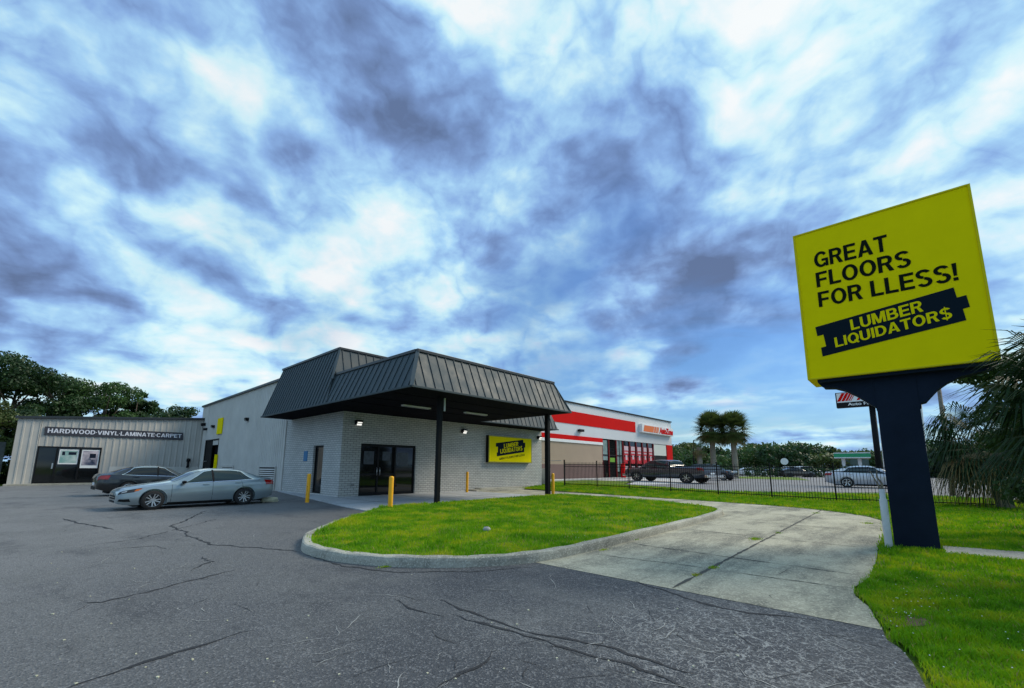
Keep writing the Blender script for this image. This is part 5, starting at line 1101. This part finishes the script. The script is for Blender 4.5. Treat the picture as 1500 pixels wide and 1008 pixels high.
    if detail:
        for dx_ in (d1, d2, d3):
            for sg_ in (1, -1):
                mb = MB(); patch(mb, dx_-.005, dx_+.005, dx_-.005+(.0 if dx_ != d3 else -.1), dx_+.005-(.0 if dx_ != d3 else .1), .10 if dx_ != d3 else .5, .99, .002, 1, 14, (sg_,)); mb.build('panel_gap', MT['liner'], root, world=False)
        two(sp['wh'][0]+r_+.06, sp['wh'][1]-r_-.06, sp['wh'][0]+r_+.06, sp['wh'][1]-r_-.06, .0, .085, .006, 16, 2, name='sill', m=MT['trim'])
        for dx_ in (d2-.22, d3-.22):
            for sg_ in (1, -1):
                p = S(dx_, .90); mb = MB(); mb.box(dx_-.10, dx_+.10, sg_*p.y-.014, sg_*p.y+.03*sg_ if sg_ > 0 else sg_*p.y+.014, p.z-.012, p.z+.014) if sg_ > 0 else mb.box(dx_-.10, dx_+.10, -p.y-.03, -p.y+.014, p.z-.012, p.z+.014); mb.build('door_handle', pm, root, bevel=.006, world=False)
    for sg_ in (1, -1):
        p = S(fx0+.02, 1.05); mb = MB(); cx_, cy_, cz_ = p.x+.02, sg_*(p.y+.11), p.z+.05
        mb.lathe([(.001, -.10), (.055, -.085), (.075, -.03), (.075, .03), (.06, .09), (.001, .1)], (0, 0, 0), 'y', 12); mb.v = [(cx_+v_[0]*1.0, cy_+v_[1]*1.05, cz_+v_[2]*.72) for v_ in mb.v]; mb.bar((cx_, sg_*(p.y-.02), cz_-.04), (cx_, cy_, cz_-.02), .05, .03); mb.build('mirror', MT['trim'] if mirror_black else pm, root, smooth=True, world=False)
    # lights and ends
    two(.03, .40, .05, .62, .80, .99, .006, 10, 4, name='headlight', m=MT['rim_dark'])
    two(.10, .22, .12, .24, .86, .95, .009, 4, 3, name='headlight_lens', m=MT['lamp_clear'])
    two(.40, .50, .46, .62, .84, .95, .009, 4, 3, name='side_marker', m=MT['amber'])
    two(L_-.38, L_-.03, L_-.46, L_-.05, .72, .97, .006, 8, 4, name='tail_light', m=MT['tail'])
    f0 = S(0, .5); b1 = S(L_, .5)
    mb = MB(); mb.box(-.015, .02, -f0.y*.72, f0.y*.72, S(0, .38).z, S(0, .80).z); mb.box(-.018, .02, -f0.y*.62, f0.y*.62, S(0, .05).z, S(0, .25).z); mb.build('grille', MT['trim'], root, bevel=.01, world=False)
    mb = MB(); mb.box(-.022, -.012, -f0.y*.74, f0.y*.74, S(0, .58).z, S(0, .63).z); mb.build('grille_bar', MT['chrome'], root, world=False)
    two(.04, .34, .06, .30, .22, .40, .005, 8, 4, name='lower_intake', m=MT['trim'])
    mb = MB(); mb.box(L_-.02, L_+.02, -b1.y*.8, b1.y*.8, S(L_, .02).z-.05, S(L_, .22).z); mb.build('rear_diffuser', MT['trim'], root, bevel=.01, world=False)
    mb = MB(); mb.box(L_+.001, L_+.012, -.25, .25, S(L_, .45).z-.05, S(L_, .45).z+.07); mb.build('plate', MT['white'], root, world=False)
    if pickup:
        mb = MB(); mb.box(-.12, .10, -.95, .95, .45, .66); mb.box(L_-.02, L_+.16, -.93, .93, .48, .68); mb.build('bumper', MT['chrome'], root, bevel=.03, world=False)
        mb = MB(); mb.box(3.68, L_-.08, -.82, .82, 1.335, 1.385); mb.build('bed_cover', MT['trim'], root, bevel=.01, world=False)
    mb = MB(); mb.box(.45, L_-.45, -.66, .66, sp['S'][2][1]-.055, sp['S'][2][1]+.05); mb.build('underbody_blocker', MT['liner'], root, world=False)  # black pan added under the car to deepen the shade below it
    # wheels
    for wx in sp['wh']:
        for sgn in (1, -1):
            w = Wf(wx)-.025; h = .105
            mb = MB(); mb.lathe([(r_*.66, -h), (r_*.70, -h), (r_*.93, -h*.98), (r_, -h*.75), (r_, h*.75), (r_*.93, h*.98), (r_*.70, h), (r_*.66, h)], (wx, sgn*(w-h), r_), 'y', 36); whl = mb.build('wheel', MT['tyre'], root, smooth=True, world=False)
            fy = sgn*(w-.012); mb = MB(); mb.lathe([(r_*.70, -.0), (r_*.70, .012), (r_*.64, .014), (r_*.62, -.01)], (wx, fy, r_), 'y', 36)
            for k in range(spokes):
                a = 2*math.pi*k/spokes+.2; dr_ = .14 if k % 2 else -.14
                p0 = Vector((wx+math.cos(a)*.04, fy-sgn*.012, r_+math.sin(a)*.04)); p1 = Vector((wx+math.cos(a+dr_*.6)*r_*.65, fy, r_+math.sin(a+dr_*.6)*r_*.65)); mb.bar(p0, p1, .034 if spokes > 8 else .055, .02, up=(0, 1, 0))
            mb.lathe([(.001, .0), (.05, .0), (.055, -.02)] if sgn > 0 else [(.055, .02), (.05, 0), (.001, 0)], (wx, fy+sgn*.006, r_), 'y', 16); mb.build('rim', MT['rim'], whl, world=False)
            mb = MB(); mb.lathe([(.001, 0), (r_*.67, 0)], (wx, fy-sgn*.05, r_), 'y', 30); mb.build('rim_backing', MT['rim_dark'], whl, world=False)  # plain dark disc backing the spokes
    # model runs front (x=0) to tail (x=L): stand it with the wheel-base centre at loc
    mid = sum(sp['wh'])/2
    for ch in root.children: ch.location = (-mid, 0, 0)
    root.location = loc; root.rotation_euler = (0, 0, rz); root.scale = sc
    return root
def place(fr, re, half, z=0):   # from the near-side contact points of the front and rear wheel: centre, heading, wheelbase
    d = (re-fr); m = (fr+re)/2; L_ = d.length; n = Vector((d.y, -d.x, 0)).normalized()
    away = n if n.dot(m) > 0 else -n
    c = m+away*half; c.z = z; return c, math.atan2(d.y, d.x), L_
silver = paint('silver_blue_paint', (.27, .33, .355), .45)
c, rz, wb = place(g(222, 747.0), g(356, 739.4), .82)
car('parked_sedan', SEDAN, silver, 'silver grey sedan parked nearest, nose to the left, in front of the metal wall', 'car', c, rz, (wb/2.83, .95, .93), group='sedans parked in the lot')
c2_f = g(165, 727.5)
dk = paint('black_car_paint', (.004, .0045, .006), .0)
hd = rz; wb2 = 2.75; dirv = Vector((math.cos(hd), math.sin(hd), 0)); rr = g(186, 726.4); ff = rr+dirv*wb2; away = Vector((-dirv.y, dirv.x, 0)); cc = (rr+ff)/2+away*.82
car('parked_sedan', SEDAN, dk, 'black sedan with red tail lamp at its left end, behind the silver sedan', 'car', cc, hd+math.pi, (wb2/2.83, .98, .98), group='sedans parked in the lot', glassm='glass')
c, rz, wb = place(g(933, 704.8, .22), g(1006, 708.0, .22), .9, .22)
car('pickup_truck', PICKUP, paint('dark_grey_truck_paint', (.055, .06, .075), .4), 'dark grey pickup truck behind the fence, nose towards the striped store', 'pickup truck', c, rz, (wb/3.57, 1.0, 1.02), spokes=6)
c, rz, wb = place(g(1060, 704.0, .22), g(1021, 703.0, .22), .85, .22)
car('suv', SUV, paint('navy_suv_paint', (.012, .016, .03), .3), 'dark navy sport utility vehicle half hidden behind the pickup tail', 'suv', c, rz, (wb/2.75, 1.0, 1.0), spokes=6)
c = g(1241, 714.2, .22); rz = -math.pi/2+.02
car('passing_sedan', SEDAN, paint('pale_silver_paint', (.55, .55, .58), .4), 'pale silver sedan behind the fence and partly behind the navy pylon', 'car', (c.x+.85, c.y-1.5, .22), math.pi/2+.03, (1.06, 1, 1.0), spokes=5)

# ------------------------------------------------------------------ far things
def far_box(nm, px0, px1, py0, py1, D, depth, m, label, cat, extra=None):
    a = far(px0, py0, D); b = far(px1, py0, D); zt_ = a.z; t = empty(nm, ((a.x+b.x)/2, (a.y+b.y)/2, .2), label=label, cat=cat)
    d = Vector((b.x-a.x, b.y-a.y, 0)).normalized(); n = Vector((-d.y, d.x, 0)); n = n if n.dot(a) > 0 else -n
    mb = MB(); mb.prism([(a.x, a.y), (b.x, b.y), (b.x+n.x*depth, b.y+n.y*depth), (a.x+n.x*depth, a.y+n.y*depth)], .2, zt_); mb.build('wall', m, t)
    return t, a, b, n, zt_
t, a, b, n, z_ = far_box('pink_building', 1040, 1101, 678.5, 690, 140, 10, MT['pink'], 'low pink building across the road behind the palms', 'building')
mb = MB(); a2 = far(1038, 678.5, 139); b2 = far(1103, 678.5, 139); mb.bar((a2.x, a2.y, z_+.25), (b2.x, b2.y, z_+.25), 3, .5); mb.build('roof', MT['teal'], t)
mb = MB()
for k in range(7): p = far(1043+k*8.6, 684, 139.6); mb.bar((p.x, p.y, .5), (p.x, p.y, 2.2), 1.2, .2)
mb.build('shop_windows', MT['promo_white'], t)
t, a, b, n, z_ = far_box('teal_roofed_building', 1101, 1123, 673, 690, 160, 10, mat('grey_render', (.36, .38, .38), .8), 'small grey building with a steep teal roof across the road', 'building')
mb = MB(); A, B_ = a+Vector((0, 0, 0)), b; z0 = z_; mb.add([(a.x-1, a.y, z0), (b.x, b.y, z0), (b.x+n.x*10, b.y+n.y*10, z0), (a.x+n.x*10, a.y+n.y*10, z0), ((a.x+b.x)/2+n.x*5, (a.y+b.y)/2+n.y*5, z0+2.8)], [(0, 1, 4), (1, 2, 4), (2, 3, 4), (3, 0, 4), (3, 2, 1, 0)]); mb.build('roof', MT['teal'], t)
# fuel station
fs = empty('fuel_canopy', tuple(far(1248, 690, 100)[:2])+(.2,), label='green edged fuel station canopy on posts across the road', cat='canopy')
a, b = far(1221, 664.5, 100), far(1275, 664.0, 100); d = (b-a); d.z = 0; n = Vector((-d.y, d.x, 0)).normalized(); n = n if n.dot(a) > 0 else -n; zt0 = a.z; zb0 = far(1221, 670, 100).z
def pr4(m_, a, b, n, dep, z0, z1): m_.prism([(a.x, a.y), (b.x, b.y), (b.x+n.x*dep, b.y+n.y*dep), (a.x+n.x*dep, a.y+n.y*dep)], z0, z1)
mb = MB(); pr4(mb, a, b, n, 8, zb0, zt0); mb.build('fascia', MT['green_sign'], fs)
mb = MB(); pr4(mb, a-n*.05, b-n*.05, n, 8.1, zt0, zt0+.14); pr4(mb, a-n*.05, b-n*.05, n, 8.1, zb0-.14, zb0); mb.build('edge_band', MT['white'], fs)
mb = MB()
for k in (.25, .7):
    for s in (1.5, 6): p = a.lerp(b, k)+n*s; mb.bar((p.x, p.y, .2), (p.x, p.y, zb0), .5)
mb.build('post', MT['white'], fs)
mb = MB(); pr4(mb, far(1238, 670, 112), far(1272, 670, 112), n, 6, .2, 3.4); tag(mb.build('kiosk', mat('kiosk_dark', (.10, .14, .13), .6)), 'dark fuel station kiosk under the green edged canopy', 'kiosk')
mb = MB()
p = far(1149, 676, 62); n = Vector((p.x, p.y, 0)).normalized(); s = Vector((-n.y, n.x, 0))
rs = empty('round_sign', (p.x, p.y, .2), label='round white sign on a thin post in the middle distance', cat='sign'); mb.add([p+(s*math.cos(a)+Vector((0, 0, 1))*math.sin(a))*.40 for a in np.linspace(0, 6.28, 21)[:-1]], [tuple(range(20))]); mb2 = MB(); mb2.slab([Vector(v) for v in mb.v], n*.04); mb2.build('disc', MT['white'], rs)
mb = MB(); mb.bar((p.x+n.x*.06, p.y+n.y*.06, .2), (p.x+n.x*.06, p.y+n.y*.06, p.z-.3), .06); mb.build('post', MT['steel'], rs)
def pole(px, y_top, y_bot, D, r_, m, nm, label, cat, lean=0, arm=False):
    p = far(px, y_top, D); t = empty(nm, (p.x, p.y, .2), label=label, cat=cat); b_ = far(px+lean, y_bot, D); mb = MB(); mb.tube([(b_.x, b_.y, .1), (p.x, p.y, p.z)], [r_, r_*.7], 10); mb.build('pole', m, t, smooth=True)
    return t, p
t, p = pole(1016, 645, 690, 70, .12, MT['black'], 'street_lamp', 'thin dark street lamp left of the palms', 'street lamp'); mb = MB(); mb.bar((p.x, p.y, p.z), (p.x+1.2, p.y-1.2, p.z+.15), .12, .08); mb.build('lamp_head', MT['trim'], t)
t, p = pole(1393-18, 566, 690, 30, .11, MT['wood'], 'utility_pole', 'weathered wooden utility pole with hanging fittings right of the pylon', 'utility pole', lean=16)
mb = MB()
for k in range(5): mb.bar((p.x+.15, p.y-.02, p.z-1.0-k*.55), (p.x+.32, p.y-.06, p.z-1.2-k*.55), .14, .2)
mb.build('fitting', MT['trim'], t)
pole(1344, 560, 690, 34, .14, MT['pvc'], 'light_pole', 'pale grey light pole just right of the pylon post', 'pole', lean=10)
pole(1284, 560, 690, 40, .12, MT['white'], 'white_pole', 'slim white pole glimpsed left of the pylon post behind the red sign', 'pole', lean=13)
# distant parked cars (too small to show parts)
def far_car(px, D, m, label, rz, sp=SEDAN, kind='car'):
    S = car_surface(sp); L_ = sp['L']; xs = np.linspace(0, L_, 16); vs = [0, .5, 1, 1.5, 2, 2.4, 3]; V = []; n = len(vs)*2-1; Fc = []; mi = []
    for x in xs:
        half = [S(x, v) for v in vs]; V += half+[Vector((p.x, -p.y, p.z)) for p in half[-2::-1]]
    for i in range(len(xs)-1):
        for k in range(n-1):
            Fc.append((i*n+k, i*n+k+1, (i+1)*n+k+1, (i+1)*n+k)); zc = sum(V[j].z for j in Fc[-1])/4; mi.append(1 if (k in (2, 3, n-4, n-5)) and zc > sp['B'][len(sp['B'])//2][1]+.08 else 0)
        Fc.append((i*n+n-1, i*n, (i+1)*n, (i+1)*n+n-1)); mi.append(0)
    Fc += [tuple(range(n)), tuple((len(xs)-1)*n+k for k in range(n))[::-1]]; mi += [0, 0]
    mb = MB(); 
    for f_, m_ in zip(Fc, mi): pass
    mb.v = [tuple(v) for v in V]; mb.f = Fc; mb.m = mi
    for wx in sp['wh']:
        for sg_ in (1, -1): mb.lathe([(.001, -.12), (sp['r'], -.12), (sp['r'], .12), (.001, .12)], (wx, sg_*.82, sp['r']), 'y', 14, 2)
    o = mb.build('distant_car', [m, MT['glass'], MT['tyre']]); p = far(px, 690, D); o.location = (p.x, p.y, .2); o.rotation_euler = (0, 0, rz); tag(o, label, kind, 'cars parked across the road'); return o
wp = paint('white_car_paint', (.7, .7, .7), 0); 
far_car(1122, 88, wp, 'white car parked right of the pink building, near its grey neighbour', 2.3)
far_car(1160, 92, dk, 'dark car in the far lot just right of the round white sign', 2.4)
far_car(1172, 84, paint('blue_grey_car', (.25, .33, .42), .3), 'blue grey car beside the dark one in the far lot', .5)
far_car(1184, 95, wp, 'white van-like car at the left of the far pair beyond the lot', 2.3, SUV, 'suv')
far_car(1200, 90, wp, 'rightmost white vehicle in the far row, left of the fuel canopy', 2.5, SUV, 'suv')
far_car(1192, 80, dk, 'dark car between the two white vehicles of the far row', 2.2)
far_car(1352, 70, dk, 'dark car seen just right of the pylon post in the far lot', 2.2)
far_car(1140, 110, wp, 'white car far off between two dark hedges', 2.3)

# ------------------------------------------------------------------ trees
def leaf_cloud(centres, radii, n, size, flat=.75, shell=.55):
    centres = np.array(centres, float); radii = np.array(radii, float); w = radii[:, 0]*radii[:, 1]*radii[:, 2]; w = w**.75; w /= w.sum(); k = rng.choice(len(centres), n, p=w)
    d = rng.normal(size=(n, 3)); d /= np.linalg.norm(d, axis=1)[:, None]; r_ = shell+(1-shell)*rng.random(n)**.7; r_ *= 1+.18*np.sin(d[:, 0]*5+k)*np.sin(d[:, 2]*6+k*2)
    P_ = centres[k]+d*radii[k]*r_[:, None]
    nr = d+rng.normal(0, .8, (n, 3)); nr /= np.linalg.norm(nr, axis=1)[:, None]; a = np.cross(nr, rng.normal(size=(n, 3))); a /= np.linalg.norm(a, axis=1)[:, None]; b = np.cross(nr, a)
    s = size*rng.uniform(.5, 1.3, n)[:, None]
    co = np.stack([P_-a*s*.5, P_+b*s*.28, P_+a*s*.5, P_-b*s*.28], 1).reshape(-1, 3); return co
def tree(name, x, y, z0, h, crown_r, label, n=9000, size=.26, m='leaf', lean=0, crown_base=.38, trunks=1, nb=26, group=None, sq=.75, bare=.0, cat='tree'):
    t = empty(name, (x, y, z0), label=label, cat=cat, group=group); mb = MB(); cl = []; rd = []
    for k in range(trunks):
        a0 = rng.uniform(0, 6.28); bx, by = x+math.cos(a0)*.25*(trunks > 1), y+math.sin(a0)*.25*(trunks > 1); tx, ty = x+lean+math.cos(a0)*crown_r*.3*(trunks > 1), y+math.sin(a0)*crown_r*.3*(trunks > 1); r0 = h*.020
        mid = Vector(((bx+tx)/2+rng.uniform(-.2, .2), (by+ty)/2, z0+h*.35)); top = Vector((tx, ty, z0+h*.82)); mb.tube([(bx, by, z0-.1), tuple(mid), tuple(top)], [r0, r0*.7, r0*.15], 9)
        for j in range(6):
            q0 = mid.lerp(top, rng.uniform(0, .75)); a = rng.uniform(0, 6.28); rr_ = crown_r*rng.uniform(.5, .95); q1 = Vector((x+lean+math.cos(a)*rr_, y+math.sin(a)*rr_, z0+h*rng.uniform(.5, .88))); qm = q0.lerp(q1, .5)+Vector((0, 0, .3)); mb.tube([q0, qm, q1], [r0*.4, r0*.24, r0*.08], 6); cl.append(q1); rd.append(np.array((1, 1, sq))*crown_r*rng.uniform(.26, .40))
    mb.build('trunk', MT['bark'], t, smooth=True)
    for j in range(nb):
        u = rng.random(); a = rng.uniform(0, 6.28); zz = crown_base+(.97-crown_base)*u; prof = math.sin(math.pi*min(1, (u*.85+.15)))**.6; rr_ = crown_r*prof*rng.random()**.5*.85
        cl.append(Vector((x+lean+math.cos(a)*rr_, y+math.sin(a)*rr_, z0+h*zz-crown_r*.1))); rd.append(np.array((1, 1, sq))*crown_r*rng.uniform(.18, .34))
    co = leaf_cloud([tuple(c) for c in cl], rd, n, size, shell=.35); nf = len(co)//4
    quick_mesh('crown', co, np.arange(nf*4), 4, [MT[m]], t); return t
TREES = [(14, 505, 57, 3.3, 'leaf', 'tall open-crowned tree at the far left behind the annex', 2), (92, 530, 58, 3.2, 'leaf', 'broad dark tree behind the annex left of the banner', 2), (160, 550, 60, 3.3, 'leaf_b', 'rounded tree behind the middle of the annex roof', 1), (205, 566, 62, 2.2, 'leaf', 'slimmer dark tree right of the rounded one behind the annex', 1)]
for px, pyy, Y, cr_, mm, lab, tk in TREES:
    p = onY(px, pyy, Y); tree('broadleaf_tree', p.x, Y, 0, p.z, cr_, lab, n=11500, size=.27, m=mm, trunks=tk, group='trees behind the annex', nb=15, crown_base=.50)
for px, pyy, Y, lab in ((250, 592, 72, 'low dark treetop just left of the side wall above the annex roof'), (285, 596, 70, 'low treetop touching the corner of the metal side wall')):
    p = onY(px, pyy, Y); tree('broadleaf_tree', p.x, Y, 0, p.z, 3.6, lab, n=8000, size=.32, group='trees behind the annex', m='leaf')
p = onY(-8, 585, 50); tree('broadleaf_tree', p.x, 50, 0, p.z, 2.6, 'yellow-green leaning tree at the left edge beside the annex', n=9000, size=.24, m='leaf_c', group='trees behind the annex', crown_base=.15)
p = onY(12, 640, 52); tree('broadleaf_tree', p.x-.3, 52, 0, 6.2, 2.3, 'small dark bushy tree beside the left end of the annex', n=14000, size=.22, m='leaf', crown_base=.02, nb=40, group='trees behind the annex')
mb = MB(); 
for k in range(12): mb.box(-14+k*1.05, -13.02+k*1.05, 47.2, 47.26, 0, 3.0)
fo = mb.build('board_fence', mat('old_grey_boards', (.07, .08, .08), .9, var=.3, vscale=2)); tag(fo, 'dark weathered board fence at the left edge beside the annex', 'fence')
# far tree line across the road
k = 0
line = [(992, 652, 120), (1004, 648, 115), (1020, 660, 105), (1034, 655, 125), (1060, 662, 130), (1090, 655, 120), (1104, 650, 135), (1118, 648, 130), (1134, 652, 120), (1150, 654, 105), (1164, 650, 125), (1180, 650, 135), (1196, 653, 125), (1212, 662, 115), (1228, 660, 140), (1244, 664, 135), (1262, 663, 130), (1280, 662, 125), (1300, 660, 130), (1345, 655, 110), (1362, 652, 100), (1385, 656, 95), (1410, 655, 100), (1440, 655, 100), (1470, 655, 100)]
desc = ['dark', 'mid green', 'olive']; mats_ = ['leaf', 'leaf_b', 'leaf_c']
for i, (px, pyy, D) in enumerate(line):
    p = far(px, pyy, D); zz = max(p.z, 4)
    place_ = 'left of the palm pair' if px < 1040 else 'behind the palm pair' if px < 1085 else 'between palms and white disc sign' if px < 1150 else 'between white disc sign and fuel canopy' if px < 1222 else 'behind the fuel canopy' if px < 1310 else 'right of the navy pylon'
    j = (i*2) % 3; ordn = ['first', 'second', 'third', 'fourth', 'fifth', 'sixth', 'seventh']
    grp = [q_[0] for q_ in line[:i+1] if (('left of the palm pair' if q_[0] < 1040 else 'behind the palm pair' if q_[0] < 1085 else 'between palms and white disc sign' if q_[0] < 1150 else 'between white disc sign and fuel canopy' if q_[0] < 1222 else 'behind the fuel canopy' if q_[0] < 1310 else 'right of the navy pylon') == place_)]
    tree('distant_tree', p.x, p.y, .1, zz, 4.6+(i % 3), f'{desc[j]} far tree, {ordn[len(grp)-1]} from the left {place_}', n=2600, size=.75, m=mats_[j], nb=16, crown_base=.12, group='trees across the road')
for i, (px, D, lab) in enumerate(((1128, 78, 'dark clipped hedge below the round white sign'), (1212, 82, 'dark hedge left of the fuel canopy'), (1092, 90, 'low hedge in front of the pink building'))):
    p = far(px, 690, D); co = leaf_cloud([(p.x+dx, p.y-dx, .9) for dx in (-2, -.7, .7, 2)], [(1.3, 1.3, .9)]*4, 1800, .3, shell=.6); o = quick_mesh('hedge', co, np.arange(len(co)), 4, [MT['leaf']]); tag(o, lab, 'hedge', 'hedges in the far lot')

# palms: fan fronds
def fan_frond(co, base, d, L_, fan_r, nl, droop, wid):
    d = Vector(d).normalized(); tip = base+d*L_+Vector((0, 0, -droop*.25)); side = d.cross(Vector((0, 0, 1)));
    side = side.normalized() if side.length > .01 else Vector((1, 0, 0)); upv = side.cross(d).normalized()
    def strip(p0, p1, p2, w0, w1, nrm):
        dd = (p2-p0).normalized(); s = dd.cross(nrm)
        s = s.normalized() if s.length > 1e-4 else side
        co.append((p0-s*w0, p0+s*w0, p1+s*w1, p1-s*w1)); co.append((p1-s*w1, p1+s*w1, p2+s*w1*.12, p2-s*w1*.12))
    strip(base, base.lerp(tip, .5)+Vector((0, 0, .04*L_)), tip, wid*1.2, wid, upv)
    for k in range(nl):
        a = (k/(nl-1)-.5)*R(235); ld = (d*math.cos(a)+side*math.sin(a)+upv*(.25*math.cos(a)-.12)).normalized(); ln = fan_r*(1-.30*abs(a)/R(117))*random.uniform(.85, 1.1)
        p1 = tip+ld*ln*.55; p2 = tip+ld*ln+Vector((0, 0, -droop*ln*random.uniform(.6, 1.3)))
        strip(tip, p1, p2, wid*.35, wid, upv+ld*.2)
def palm(name, x, y, z0, trunk_h, crown_r, label, nf=34, nl=26, m='frond', trunk_r=.17, dead=10, wid=.028, lean=(0, 0), trunk=True, group=None, tilt=(.95, -.75), droop=.45):
    t = empty(name, (x, y, z0), label=label, cat='palm tree', group=group); top = Vector((x+lean[0], y+lean[1], z0+trunk_h)); mb = MB()
    n = 9; pts = [Vector((x, y, z0)).lerp(top, k/n)+Vector((lean[0]*.0, 0, 0)) for k in range(n+1)]; mb.tube(pts, [trunk_r*(1.15-.2*k/n+.06*(k % 2)) for k in range(n+1)], 12)
    for k in range(26 if trunk_h > 1 else 8):   # old boots on the stem
        a = k*2.4; zz = top.z-.1-k*.045*min(1, trunk_h); p = Vector((top.x, top.y, zz)); o_ = Vector((math.cos(a), math.sin(a), 0)); mb.bar(p+o_*trunk_r*.8, p+o_*(trunk_r+.13)+Vector((0, 0, .15)), .07, .03)
    mb.build('trunk', MT['palm_bark'], t, smooth=False)
    for nm, cnt, mm, el0, el1 in (('crown', nf, m, tilt[0], tilt[1]), ('dead_skirt', dead, 'frond_dry', -.6, -1.25)):
        co = []
        for k in range(cnt):
            az = k*2.39996+random.uniform(-.2, .2); el = el0+(el1-el0)*(k+.5)/cnt; d = Vector((math.cos(az)*math.cos(el), math.sin(az)*math.cos(el), math.sin(el)))
            fan_frond(co, top+Vector((0, 0, random.uniform(-.1, .15))), d, crown_r*.5, crown_r*.58, nl, droop, wid)
        arr = np.array([[tuple(v) for v in q_] for q_ in co]).reshape(-1, 3)
        if len(arr): quick_mesh(nm, arr, np.arange(len(arr)), 4, [MT[mm]], t)
    return t
for px, dx, lab in ((1042, 0, 'left palm of the tall pair across the next lot'), (1073, 0, 'right palm of the tall pair across the next lot')):
    p = far(px, 628, 62); palm('cabbage_palm', p.x, p.y, .2, p.z-.2, 2.6, lab, nf=66, nl=22, wid=.065, trunk_r=.32, dead=8, tilt=(1.45, -1.05), droop=.15, group='palms across the next lot')
p = far(1024, 655, 60); palm('cabbage_palm', p.x, p.y, .2, p.z-.2, 1.3, 'short ragged palm left of the tall pair', nf=8, nl=14, wid=.04, trunk_r=.28, dead=12, group='palms across the next lot')
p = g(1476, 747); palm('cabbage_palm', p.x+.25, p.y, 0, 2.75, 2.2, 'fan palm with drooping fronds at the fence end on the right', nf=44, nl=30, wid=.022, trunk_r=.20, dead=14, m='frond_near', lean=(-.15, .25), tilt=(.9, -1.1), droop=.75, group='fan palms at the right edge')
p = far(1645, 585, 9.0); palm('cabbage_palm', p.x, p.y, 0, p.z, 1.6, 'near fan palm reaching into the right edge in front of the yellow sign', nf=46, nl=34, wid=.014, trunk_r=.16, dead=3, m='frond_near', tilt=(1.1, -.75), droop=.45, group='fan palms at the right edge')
p = far(1556, 580, 15.5); tree('broadleaf_shrub', p.x, p.y, 0, p.z+1.35, 1.6, 'dense dark shrubby tree behind the fan palm fronds at the right edge', n=16000, size=.13, m='leaf', crown_base=.25, nb=34, cat='tree')
